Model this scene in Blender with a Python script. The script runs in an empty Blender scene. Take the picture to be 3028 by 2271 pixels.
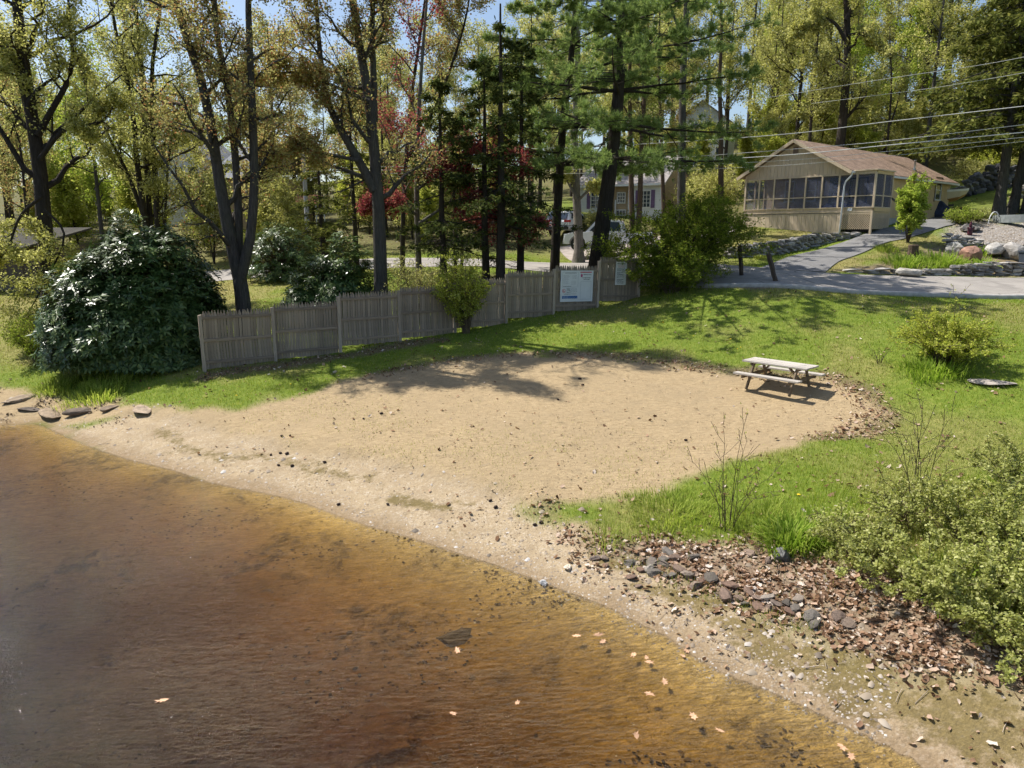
import bpy, math, random
import numpy as np
from mathutils import Vector, Matrix, Euler

rng = np.random.default_rng(7)
random.seed(7)
SC = bpy.context.scene
COL = SC.collection
R = math.radians

# ------------------------------------------------------------------ camera
FPX, CU, CV = 2110.0, 1514.0, 1135.5          # focal length and centre in photograph pixels (3028 x 2271)
PITCH = R(12.0)
CAM = np.array([0.0, 0.0, 5.5])
cp, sp = math.cos(PITCH), math.sin(PITCH)
cd = bpy.data.cameras.new('camera')
cd.sensor_width = 36.0
cd.lens = 36.0 * FPX / 3028.0
cd.clip_start = 0.1
cd.clip_end = 1500.0
cam = bpy.data.objects.new('camera', cd)
cam.location = CAM
cam.rotation_euler = (math.pi / 2 - PITCH, 0, 0)
COL.objects.link(cam)
SC.camera = cam

# ------------------------------------------------------------------ sky, sun, exposure
SUN_EL = R(54.0)
SHD = np.array([0.86, -0.51])                  # ground direction in which shadows fall
SUN_AZ = math.atan2(-SHD[0], -SHD[1])          # clockwise from +Y
w = bpy.data.worlds.new('World')
SC.world = w
w.use_nodes = True
nt = w.node_tree
bg = nt.nodes['Background']
sky = nt.nodes.new('ShaderNodeTexSky')
sky.sky_type = 'NISHITA'
sky.sun_disc = False
sky.sun_elevation = SUN_EL
sky.sun_rotation = SUN_AZ % (2 * math.pi)
sky.air_density = 1.0
sky.dust_density = 1.2
sky.ozone_density = 1.0
nt.links.new(sky.outputs[0], bg.inputs[0])
bg.inputs[1].default_value = 0.105
sl = bpy.data.lights.new('sun', 'SUN')
sl.energy = 5.0
sl.angle = R(0.5)
sl.color = (1.0, 0.955, 0.88)
so = bpy.data.objects.new('sun', sl)
COL.objects.link(so)
sdir = Vector((-SHD[0] * math.cos(SUN_EL), -SHD[1] * math.cos(SUN_EL), math.sin(SUN_EL))).normalized()
so.rotation_euler = (-sdir).to_track_quat('-Z', 'Y').to_euler()
so.location = (-30, 30, 60)
SC.view_settings.view_transform = 'Standard'
SC.view_settings.look = 'None'
SC.view_settings.exposure = 0.5
SC.view_settings.gamma = 1.0
SC.render.engine = 'CYCLES'
SC.cycles.use_denoising = True
SC.cycles.use_adaptive_sampling = True
SC.cycles.adaptive_threshold = 0.03
SC.cycles.max_bounces = 5
SC.cycles.diffuse_bounces = 2
SC.cycles.glossy_bounces = 2
SC.cycles.transmission_bounces = 3
SC.cycles.transparent_max_bounces = 8
SC.cycles.volume_bounces = 0
SC.cycles.caustics_reflective = False
SC.cycles.caustics_refractive = False
SC.cycles.sample_clamp_indirect = 6.0

# ------------------------------------------------------------------ surveying: photograph pixel -> place
def ray(u, v):
    x = (u - CU) / FPX
    y = (CV - v) / FPX
    return np.array([x, cp + y * sp, -sp + y * cp])

def at(u, v, Y):
    d = ray(u, v)
    return CAM + d * (Y / d[1])

def onz(u, v, z=0.0):
    d = ray(u, v)
    return CAM + d * ((z - CAM[2]) / d[2])

# ------------------------------------------------------------------ noise
def _hash(ix, iy, seed):
    h = (ix.astype(np.int64) * 374761393 + iy.astype(np.int64) * 668265263 + seed * 974711) & 0xffffffff
    h = ((h ^ (h >> 13)) * 1274126177) & 0xffffffff
    h = h ^ (h >> 16)
    return (h & 0xffff) / 65535.0

def vnoise(x, y, s, seed=0):
    x = np.asarray(x, float) / s
    y = np.asarray(y, float) / s
    ix = np.floor(x); iy = np.floor(y)
    fx = x - ix; fy = y - iy
    fx = fx * fx * (3 - 2 * fx); fy = fy * fy * (3 - 2 * fy)
    a = _hash(ix, iy, seed); b = _hash(ix + 1, iy, seed)
    c = _hash(ix, iy + 1, seed); d = _hash(ix + 1, iy + 1, seed)
    return (a * (1 - fx) + b * fx) * (1 - fy) + (c * (1 - fx) + d * fx) * fy

def fbm(x, y, s, seed=0, o=4):
    r = 0; a = 0.5; t = 0
    for k in range(o):
        r = r + a * vnoise(x, y, s, seed + k * 17); t += a
        a *= 0.5; s *= 0.5
    return r / t

def sstep(a, b, x):
    t = np.clip((x - a) / (b - a), 0, 1)
    return t * t * (3 - 2 * t)

# ------------------------------------------------------------------ terrain
SHORE_PX = [(0,1257),(115,1252),(155,1270),(230,1303),(290,1328),(400,1362),(520,1390),(610,1422),(700,1442),(760,1451),
            (897,1483),(1007,1526),(1104,1557),(1215,1588),(1391,1646),(1472,1670),(1580,1712),(1678,1749),(1814,1798),(1868,1833),
            (1977,1879),(2058,1944),(2156,1999),(2233,2020),(2356,2072),(2474,2130),(2591,2182),(2695,2235),(2745,2271)]
shore_near = [onz(u, v)[:2] for u, v in SHORE_PX]
shore = [(-200, 34), (-60, 27), (-30, 22.5)] + [tuple(p) for p in shore_near] + [(6.5, 3.4), (10, -1), (18, -8), (40, -20), (200, -60)]
SHORE = np.array(shore, float)
WATER = np.array(shore + [(200, -200), (-200, -200)], float)

def seg_dist(P, L, closed=False):
    P = np.asarray(P, float)
    n = len(L)
    best = np.full(len(P), 1e18)
    for i in range(n if closed else n - 1):
        a = L[i]; b = L[(i + 1) % n]
        ab = b - a
        t = np.clip(((P - a) @ ab) / max(ab @ ab, 1e-12), 0, 1)
        q = P - (a + t[:, None] * ab)
        best = np.minimum(best, (q * q).sum(1))
    return np.sqrt(best)

def inside(P, L):
    P = np.asarray(P, float)
    x, y = P[:, 0], P[:, 1]
    r = np.zeros(len(P), bool)
    n = len(L); j = n - 1
    for i in range(n):
        xi, yi = L[i]; xj, yj = L[j]
        if yi != yj:
            c = ((yi > y) != (yj > y)) & (x < (xj - xi) * (y - yi) / (yj - yi) + xi)
            r ^= c
        j = i
    return r

def sdf(P, L):                                   # < 0 inside
    d = seg_dist(P, L, True)
    return np.where(inside(P, L), -d, d)

def water_sd(P):                                 # > 0 on land
    d = seg_dist(P, SHORE)
    return np.where(inside(P, WATER), -d, d)

FENCE_A = np.array([-9.74, 22.2]); FENCE_B = np.array([5.44, 31.0])
FENCE_V = [1098, 1068, 1041, 1008, 984, 955, 928, 909, 878]
FENCE_U = [602, 813, 1012, 1193, 1350, 1503, 1640, 1768, 1889]
ctrl = [(p[0], p[1], 0.0) for p in shore_near]
for k in range(9):
    q = FENCE_A + (FENCE_B - FENCE_A) * k / 8
    ctrl.append(tuple(at(FENCE_U[k], FENCE_V[k], q[1])))
for u, v, Y in [(2300,1150,19.3),(1500,1055,23.5),(1500,1300,16.0),(1500,1470,13.4),(2400,1560,11.1),(1000,1300,16.7),(1100,1150,20.5),
                (2235,857,28.0),(2600,870,27.5),(3020,884,27.0),(2419,807,32.5),(3028,822,32.0),(2170,800,33.0),
                (30,880,37.0),(60,960,31.0),(0,1130,23.6),(300,1140,22.4),(760,870,36.0),(700,830,41.0),(700,800,45.5),(1450,785,39.5),
                (1450,772,43.0),(1730,768,46.0),(2530,680,41.5),(2200,668,46.0),(2450,672,43.0),(2440,712,40.5),(2150,745,39.5),(2700,655,47.0),(2760,640,51.0),
                (2620,720,37.2),(2500,740,37.0),(2560,785,34.0),(2800,740,36.5),(3000,720,37.0),(2780,650,43.0),(3000,640,43.0),
                (2800,560,58.0),(2950,545,58.0),(1690,640,58.0),(1690,600,66.0),(2000,640,60.0),(1663,716,52.0),(2752,645,52.0),(2935,655,44.5)]:
    ctrl.append(tuple(at(u, v, Y)))
ctrl += [onz(2000, 1640, .28), onz(2250, 1760, .32), onz(2500, 1890, .36), onz(2900, 2090, .42), onz(3028, 1900, 0.75), onz(2650, 1600, 0.8),
         onz(3000, 1300, 1.05), onz(2950, 1130, 1.75), onz(200, 1200, .28), onz(50, 1190, .3)]
ctrl += [(-60,60,5.5),(-30,62,5.6),(0,78,9),(25,68,10.5),(42,52,9.5),(45,75,14.5),(70,60,15),(0,100,13),(30,100,18),(65,105,22),(-40,100,9),
         (-90,100,9),(110,60,18),(-110,60,7),(-70,36,2.5),(-28,30,1.6),(42,33,4.9),(40,25,3.8),(28,17,2.2),(60,24,5),(12,8,.9),(20,4,1.2),(40,0,2.5),
         (-150,160,14),(0,160,19),(150,160,28),(-20,44.5,2.7),(-45,46,2.8),(200,0,15),(26,29,3.6),(28,32.5,3.9)]
CT = np.array(ctrl, float)
TS = 10.0
def _phi(r2):
    return np.where(r2 > 1e-12, 0.5 * r2 * np.log(np.maximum(r2, 1e-12)), 0)
def _tps_fit():
    X = CT[:, :2] / TS
    n = len(X)
    d2 = ((X[:, None] - X[None]) ** 2).sum(2)
    A = np.zeros((n + 3, n + 3))
    A[:n, :n] = _phi(d2) + np.eye(n) * 0.004
    A[:n, n] = 1; A[:n, n + 1:] = X
    A[n, :n] = 1; A[n + 1:, :n] = X.T
    b = np.zeros(n + 3); b[:n] = CT[:, 2]
    return np.linalg.solve(A, b)
TW = _tps_fit()
def _tps(P):
    out = np.empty(len(P))
    X = CT[:, :2] / TS
    n = len(X)
    for i in range(0, len(P), 40000):
        q = P[i:i + 40000] / TS
        d2 = ((q[:, None] - X[None]) ** 2).sum(2)
        out[i:i + 40000] = _phi(d2) @ TW[:n] + TW[n] + q @ TW[n + 1:]
    return out

def H(P):
    P = np.atleast_2d(np.asarray(P, float))[:, :2]
    d = water_sd(P)
    z = _tps(P)
    land = np.maximum(z, 0.035 * np.minimum(d, 2.0)) + 0.05 * (fbm(P[:, 0], P[:, 1], 2.2, 3, 3) - .5) * sstep(0.3, 2.5, d) + 0.015 * (vnoise(P[:, 0], P[:, 1], .5, 5) - .5) * sstep(.1, .6, d)
    dd = np.maximum(-d, 0)
    wat = -(1.9 * (1 - np.exp(-dd / 12.0))) + 0.05 * (fbm(P[:, 0], P[:, 1], 2.5, 9, 3) - .5) * sstep(.5, 3, dd)
    return np.where(d > 0, land, wat)

def hz(x, y):
    return float(H([[x, y]])[0])

def ground(u, v):                                # where the sight line through a pixel meets the ground
    d = ray(u, v)
    ts = np.linspace(6, 110, 700)
    P = CAM + ts[:, None] * d
    h = H(P)
    below = np.nonzero(P[:, 2] < h)[0]
    if len(below) == 0:
        return P[-1]
    i = max(below[0], 1)
    a, b = ts[i - 1], ts[i]
    ts = np.linspace(a, b, 16)
    P = CAM + ts[:, None] * d
    i = int(np.argmax(P[:, 2] <= H(P) + 1e-6))
    return P[i]

def gpoly(px):
    return np.array([ground(u, v)[:2] for u, v in px])

# ------------------------------------------------------------------ nodes and materials
def newmat(name):
    m = bpy.data.materials.new(name)
    m.use_nodes = True
    n = m.node_tree.nodes
    return m, m.node_tree, n['Principled BSDF'], n['Material Output']

class G:                                          # tiny node-graph helper
    def __init__(s, nt):
        s.nt = nt
    def n(s, t, **kw):
        nd = s.nt.nodes.new(t)
        for k, v in kw.items():
            setattr(nd, k, v)
        return nd
    def put(s, sock, v):
        if v is None:
            return
        if hasattr(v, 'links') or isinstance(v, bpy.types.NodeSocket):
            s.nt.links.new(v, sock)
        else:
            if isinstance(v, (tuple, list)) and len(v) == 3 and len(sock.default_value) == 4:
                v = (*v, 1)
            sock.default_value = v
    def coord(s, kind='Object'):
        return s.n('ShaderNodeTexCoord').outputs[kind]
    def mapping(s, vec, scale=(1, 1, 1), rot=(0, 0, 0)):
        m = s.n('ShaderNodeMapping')
        s.put(m.inputs[0], vec)
        m.inputs['Scale'].default_value = scale
        m.inputs['Rotation'].default_value = rot
        return m.outputs[0]
    def noise(s, vec, scale, detail=4, rough=.55, dist=0):
        m = s.n('ShaderNodeTexNoise')
        s.put(m.inputs['Vector'], vec)
        m.inputs['Scale'].default_value = scale
        m.inputs['Detail'].default_value = detail
        m.inputs['Roughness'].default_value = rough
        m.inputs['Distortion'].default_value = dist
        return m.outputs['Fac']
    def voronoi(s, vec, scale, out='Color', rnd=1.0):
        m = s.n('ShaderNodeTexVoronoi')
        s.put(m.inputs['Vector'], vec)
        m.inputs['Scale'].default_value = scale
        m.inputs['Randomness'].default_value = rnd
        return m.outputs[out]
    def ramp(s, fac, stops, interp='LINEAR'):
        r = s.n('ShaderNodeValToRGB')
        r.color_ramp.interpolation = interp
        e = r.color_ramp.elements
        while len(e) < len(stops):
            e.new(0.5)
        for i, (p, c) in enumerate(stops):
            e[i].position = p
            e[i].color = (*c, 1) if len(c) == 3 else c
        s.put(r.inputs[0], fac)
        return r.outputs[0]
    def rng(s, x, a, b, c=0, d=1):
        m = s.n('ShaderNodeMapRange')
        s.put(m.inputs[0], x)
        for i, v in zip((1, 2, 3, 4), (a, b, c, d)):
            m.inputs[i].default_value = v
        return m.outputs[0]
    def mix(s, f, a, b, mode='MIX'):
        m = s.n('ShaderNodeMix', data_type='RGBA', blend_type=mode)
        s.put(m.inputs[0], f); s.put(m.inputs[6], a); s.put(m.inputs[7], b)
        return m.outputs[2]
    def math(s, op, a, b=0.0, clamp=False):
        m = s.n('ShaderNodeMath', operation=op, use_clamp=clamp)
        s.put(m.inputs[0], a); s.put(m.inputs[1], b)
        return m.outputs[0]
    def attr(s, name):
        return s.n('ShaderNodeAttribute', attribute_name=name).outputs['Fac']
    def bump(s, h, strength=.3, dist=.02, normal=None):
        b = s.n('ShaderNodeBump')
        b.inputs['Strength'].default_value = strength
        b.inputs['Distance'].default_value = dist
        s.put(b.inputs['Height'], h)
        if normal is not None:
            s.put(b.inputs['Normal'], normal)
        return b.outputs[0]
    def island(s):
        return s.n('ShaderNodeNewGeometry').outputs['Random Per Island']
    def objrand(s):
        return s.n('ShaderNodeObjectInfo').outputs['Random']

def simple(name, col, rough=.7, var=.25, scale=6.0, bump=.15, stretch=(1, 1, 1), metal=0.0, perobj=.0, spec=.3, dist=.01, island=0.0):
    m, t, b, o = newmat(name)
    g = G(t)
    v = g.mapping(g.coord(), stretch)
    f = g.noise(v, scale, 5, .6)
    dark = tuple(c * (1 - var) for c in col)
    lite = tuple(min(1, c * (1 + var)) for c in col)
    c = g.ramp(f, [(.3, dark), (.7, lite)])
    if perobj:
        k = g.rng(g.objrand(), 0, 1, 1 - perobj, 1 + perobj)
        c = g.mix(1.0, c, g.ramp(k, [(0, (0, 0, 0)), (1, (1, 1, 1))]), 'MULTIPLY') if False else g.mix(1.0, c, _grey(g, k), 'MULTIPLY')
    if island:
        k = g.rng(g.island(), 0, 1, 1 - island, 1 + island)
        c = g.mix(1.0, c, _grey(g, k), 'MULTIPLY')
    g.put(b.inputs['Base Color'], c)
    b.inputs['Roughness'].default_value = rough
    b.inputs['Metallic'].default_value = metal
    b.inputs['Specular IOR Level'].default_value = spec
    if bump:
        g.put(b.inputs['Normal'], g.bump(f, bump, dist))
    return m

def _grey(g, k):
    c = g.n('ShaderNodeCombineColor')
    for i in range(3):
        g.put(c.inputs[i], k)
    return c.outputs[0]

def leafmat(name, stops, trans=.35, rough=.55, spec=.25, treevar=0.12):
    m, t, b, o = newmat(name)
    g = G(t)
    c = g.ramp(g.island(), stops)
    if treevar:
        k = g.rng(g.objrand(), 0, 1, 1 - treevar, 1 + treevar)
        c = g.mix(1.0, c, _grey(g, k), 'MULTIPLY')
    if spec <= .25:
        t.nodes.remove(b)
        b = g.n('ShaderNodeBsdfDiffuse')
        g.put(b.inputs['Color'], c)
    else:
        g.put(b.inputs['Base Color'], c)
        b.inputs['Roughness'].default_value = rough
        b.inputs['Specular IOR Level'].default_value = spec
    tr = g.n('ShaderNodeBsdfTranslucent')
    g.put(tr.inputs[0], g.mix(1.0, c, (1.12, 1.12, .82, 1), 'MULTIPLY'))
    mx = g.n('ShaderNodeMixShader')
    mx.inputs[0].default_value = trans
    t.links.new(b.outputs[0], mx.inputs[1])
    t.links.new(tr.outputs[0], mx.inputs[2])
    t.links.new(mx.outputs[0], o.inputs[0])
    return m

# ------------------------------------------------------------------ meshes and objects
def mesh_np(name, V, F, mat=None, smooth=False):
    V = np.asarray(V, np.float32)
    F = np.asarray(F, np.int32)
    me = bpy.data.meshes.new(name)
    me.vertices.add(len(V))
    me.vertices.foreach_set('co', V.ravel())
    m, k = F.shape
    me.loops.add(m * k)
    me.loops.foreach_set('vertex_index', F.ravel())
    me.polygons.add(m)
    me.polygons.foreach_set('loop_start', np.arange(0, m * k, k, dtype=np.int32))
    me.polygons.foreach_set('loop_total', np.full(m, k, np.int32))
    if smooth:
        me.polygons.foreach_set('use_smooth', np.ones(m, bool))
    me.update()
    me.validate()
    if mat:
        me.materials.append(mat)
    return me

class MB:                                         # small hand-made meshes
    def __init__(s):
        s.v = []; s.f = []
    def add(s, V, F):
        o = len(s.v)
        s.v += [tuple(map(float, p)) for p in V]
        s.f += [tuple(i + o for i in q) for q in F]
        return s
    def box(s, c, d, rot=None, taper=None):
        x, y, z = d[0] / 2, d[1] / 2, d[2] / 2
        V = [Vector(p) for p in ((-x,-y,-z),(x,-y,-z),(x,y,-z),(-x,y,-z),(-x,-y,z),(x,-y,z),(x,y,z),(-x,y,z))]
        if rot is not None:
            M = rot if isinstance(rot, Matrix) else Euler(rot).to_matrix()
            V = [M @ p for p in V]
        V = [p + Vector(c) for p in V]
        return s.add(V, [(0,3,2,1),(4,5,6,7),(0,1,5,4),(1,2,6,5),(2,3,7,6),(3,0,4,7)])
    def bar(s, a, b, wd, ht, up=(0, 0, 1)):       # a beam from a to b
        a = Vector(a); b = Vector(b)
        y = (b - a); L = y.length; y.normalize()
        u = Vector(up)
        x = y.cross(u)
        if x.length < 1e-5:
            x = y.cross(Vector((1, 0, 0)))
        x.normalize(); z = x.cross(y)
        M = Matrix((x, y, z)).transposed()
        return s.box((a + b) / 2, (wd, L, ht), M)
    def tube(s, pts, r, n=8, cap=True):
        pts = [Vector(p) for p in pts]
        rr = r if isinstance(r, (list, tuple)) else [r] * len(pts)
        V = []; F = []
        for i, p in enumerate(pts):
            t = (pts[min(i + 1, len(pts) - 1)] - pts[max(i - 1, 0)]).normalized()
            a = t.cross(Vector((0, 0, 1)))
            if a.length < .05:
                a = t.cross(Vector((0, 1, 0)))
            a.normalize(); b = t.cross(a)
            for k in range(n):
                th = 2 * math.pi * k / n
                V.append(p + (a * math.cos(th) + b * math.sin(th)) * rr[i])
        for i in range(len(pts) - 1):
            for k in range(n):
                F.append((i*n+k, i*n+(k+1) % n, (i+1)*n+(k+1) % n, (i+1)*n+k))
        if cap:
            F.append(tuple(range(n))); F.append(tuple(range((len(pts)-1)*n, len(pts)*n))[::-1])
        return s.add(V, F)
    def prism(s, prof, a, b, fn):                 # 2-D outline swept from a to b; fn(p, q, t) -> xyz
        n = len(prof)
        V = [fn(p, q, a) for p, q in prof] + [fn(p, q, b) for p, q in prof]
        F = [tuple(range(n))[::-1], tuple(range(n, 2 * n))]
        F += [(i, (i + 1) % n, (i + 1) % n + n, i + n) for i in range(n)]
        return s.add(V, F)
    def lathe(s, prof, n=16, c=(0, 0, 0)):        # prof: (r, z)
        V = []; F = []
        for r, z in prof:
            for k in range(n):
                th = 2 * math.pi * k / n
                V.append((c[0] + r * math.cos(th), c[1] + r * math.sin(th), c[2] + z))
        for i in range(len(prof) - 1):
            for k in range(n):
                F.append((i*n+k, i*n+(k+1) % n, (i+1)*n+(k+1) % n, (i+1)*n+k))
        F.append(tuple(range(n))[::-1]); F.append(tuple(range((len(prof)-1)*n, len(prof)*n)))
        return s.add(V, F)
    def mesh(s, name, mat, smooth=False):
        me = bpy.data.meshes.new(name)
        me.from_pydata(s.v, [], s.f)
        if smooth:
            for p in me.polygons:
                p.use_smooth = True
        me.update()
        if mat:
            me.materials.append(mat)
        return me
    def build(s, name, mat, parent=None, loc=None, rot=None, scale=None, smooth=False):
        return obj(name, s.mesh(name, mat, smooth), parent, loc, rot, scale)

def obj(name, data, parent=None, loc=None, rot=None, scale=None):
    o = bpy.data.objects.new(name, data)
    COL.objects.link(o)
    if parent is not None:
        o.parent = parent
    if loc is not None:
        o.location = loc
    if rot is not None:
        o.rotation_euler = rot
    if scale is not None:
        o.scale = scale
    return o

def tag(o, label, cat, group=None, kind=None):
    if label: o['label'] = label
    if cat: o['category'] = cat
    if group: o['group'] = group
    if kind: o['kind'] = kind
    return o

def thing(name, label, cat, loc=(0, 0, 0), rotz=0.0, group=None):
    o = bpy.data.objects.new(name, None)
    o.empty_display_size = .2
    COL.objects.link(o)
    o.location = loc
    o.rotation_euler = (0, 0, rotz)
    return tag(o, label, cat, group)

def dup(root, loc, rotz=None, label=None, scale=None):
    r = root.copy(); COL.objects.link(r)
    r.location = loc
    if rotz is not None: r.rotation_euler = (root.rotation_euler[0], root.rotation_euler[1], rotz)
    if scale is not None: r.scale = scale if isinstance(scale, (tuple, list)) else (scale,) * 3
    if label: r['label'] = label
    for ch in root.children:
        c = ch.copy(); COL.objects.link(c); c.parent = r
        for g2 in ch.children:
            d = g2.copy(); COL.objects.link(d); d.parent = c
    return r

def text(name, s, size, mat, parent, loc, rot, align='LEFT', ext=.001):
    cu = bpy.data.curves.new(name, 'FONT')
    cu.body = s; cu.size = size; cu.align_x = align; cu.extrude = ext
    tmp = bpy.data.objects.new(name, cu)
    COL.objects.link(tmp)
    dg = bpy.context.evaluated_depsgraph_get()
    me = bpy.data.meshes.new_from_object(tmp.evaluated_get(dg))
    bpy.data.objects.remove(tmp)
    bpy.data.curves.remove(cu)
    me.materials.clear(); me.materials.append(mat)
    return obj(name, me, parent, loc, rot)
# ================================================================== ground and water
def structure(o):
    o['kind'] = 'structure'
    return o

def gaxis(lo, a, b, hi, step, grow=1.18):
    c = list(np.arange(a, b + 1e-6, step))
    s = step; x = b
    while x < hi:
        s = min(s * grow, 6); x += s; c.append(x)
    s = step; x = a
    while x > lo:
        s = min(s * grow, 6); x -= s; c.insert(0, x)
    return np.array(c)

# the worn lip between the upper sand and the washed strand
BEACH_PX = [(150,1268),(300,1242),(420,1222),(560,1255),(640,1282),(800,1318),(960,1338),(1100,1362),(1230,1388),(1330,1425),(1440,1450),(1560,1478),
            (1640,1540),(1740,1590),(1830,1660),(1850,1800),(1500,1760),(1000,1600),(600,1480),(200,1330)]
S_BEACH = gpoly(BEACH_PX)
S_LIP = S_BEACH[2:13]
_H0 = H
def H(P):
    P = np.atleast_2d(np.asarray(P, float))[:, :2]
    z = _H0(P)
    near = (P[:, 0] > -14) & (P[:, 0] < 6) & (P[:, 1] > 7) & (P[:, 1] < 26)
    if near.any():
        Q = P[near]
        sd = sdf(Q, S_BEACH) + .35 * (fbm(Q[:, 0], Q[:, 1], .9, 29, 3) - .5)
        ln = seg_dist(Q, S_LIP)
        z[near] += .085 * sstep(-.08, .14, sd) * np.exp(-(ln / 1.3) ** 2) - .03 * sstep(.1, -.1, sd) * np.exp(-(ln / .6) ** 2)
    return z

gx = gaxis(-190, -17, 22, 190, .165)
gy = gaxis(-170, 5.0, 33, 190, .165)
GX, GY = np.meshgrid(gx, gy)
GP = np.stack([GX.ravel(), GY.ravel()], 1)
GZ = H(GP)
WSD = water_sd(GP)
nx, ny = len(gx), len(gy)
ii, jj = np.meshgrid(np.arange(nx - 1), np.arange(ny - 1))
i0 = (jj * nx + ii).ravel()
GF = np.stack([i0, i0 + 1, i0 + 1 + nx, i0 + nx], 1)

SAND_PX = [(150,1268),(290,1243),(400,1222),(480,1212),(560,1218),(700,1203),(850,1172),(1000,1128),(1180,1096),(1330,1070),(1450,1056),(1560,1044),
           (1750,1052),(1950,1068),(2080,1088),(2180,1100),(2330,1112),(2440,1115),(2540,1160),(2590,1220),(2540,1275),(2420,1312),(2280,1345),(2130,1398),
           (2000,1432),(1850,1472),(1740,1492),(1640,1490),(1600,1500),(1640,1545),(1740,1590),(1800,1650),(1850,1800),(1500,1760),(1000,1600),(600,1480),(200,1330)]
LITTER_PX = [(1590,1480),(1700,1545),(1830,1585),(1960,1590),(2120,1575),(2270,1590),(2420,1650),(2560,1690),(2750,1740),(3028,1820),(3200,1900),(3200,2400),
             (2740,2400),(2400,2210),(2000,2000),(1800,1880),(1730,1720),(1740,1640)]
LEFTSHORE_PX = [(-200,1130),(0,1135),(120,1160),(240,1190),(330,1190),(400,1205),(420,1225),(300,1245),(155,1270),(115,1260),(0,1260),(-200,1262)]
S_SAND, S_LIT, S_LEFT = [gpoly(p) for p in (SAND_PX, LITTER_PX, LEFTSHORE_PX)]
MOSS = [(1820,1665,.3),(1930,1745,.35),(2060,1780,.3),(2190,1850,.4),(2260,1905,.4),(2370,1945,.45),(2500,2010,.4),(2640,2090,.5),(2850,2130,.6),(2960,2190,.5),
        (1230,1490,.4)]
DRIVE_PX = [(2170,800),(2300,760),(2420,735),(2520,700),(2590,678),(2680,662),(2740,652),(2790,632),(2850,632),(2845,655),(2800,672),(2740,690),(2650,712),(2560,745),(2470,775),(2420,808),(2300,812)]
GRAVEL_PX = [(2790,700),(2800,668),(2850,645),(2940,655),(3100,655),(3100,735),(2900,728),(2830,722)]
BED_PX = [(2480,800),(2620,770),(2720,748),(2770,722),(2850,735),(3100,742),(3100,815),(2800,812),(2600,812)]
DRYG_PX = [(2380,812),(2480,772),(2600,735),(2720,700),(2790,690),(2780,720),(2700,752),(2560,775),(2470,805)]
S_GRAV, S_BED, S_DRY = [gpoly(p) for p in (GRAVEL_PX, BED_PX, DRYG_PX)]
ISLAND = gpoly([(2080,850),(2170,815),(2260,838),(2330,850),(2230,858)])
FRONTLAWN = gpoly([(2120,745),(2190,672),(2450,680),(2540,690),(2440,708),(2300,725),(2160,752)])

def soft(P, poly, wd, ns, seed, amp=1.0):
    return sstep(wd, -wd, sdf(P, poly) + amp * (fbm(P[:, 0], P[:, 1], ns, seed, 4) - .5))

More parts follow.
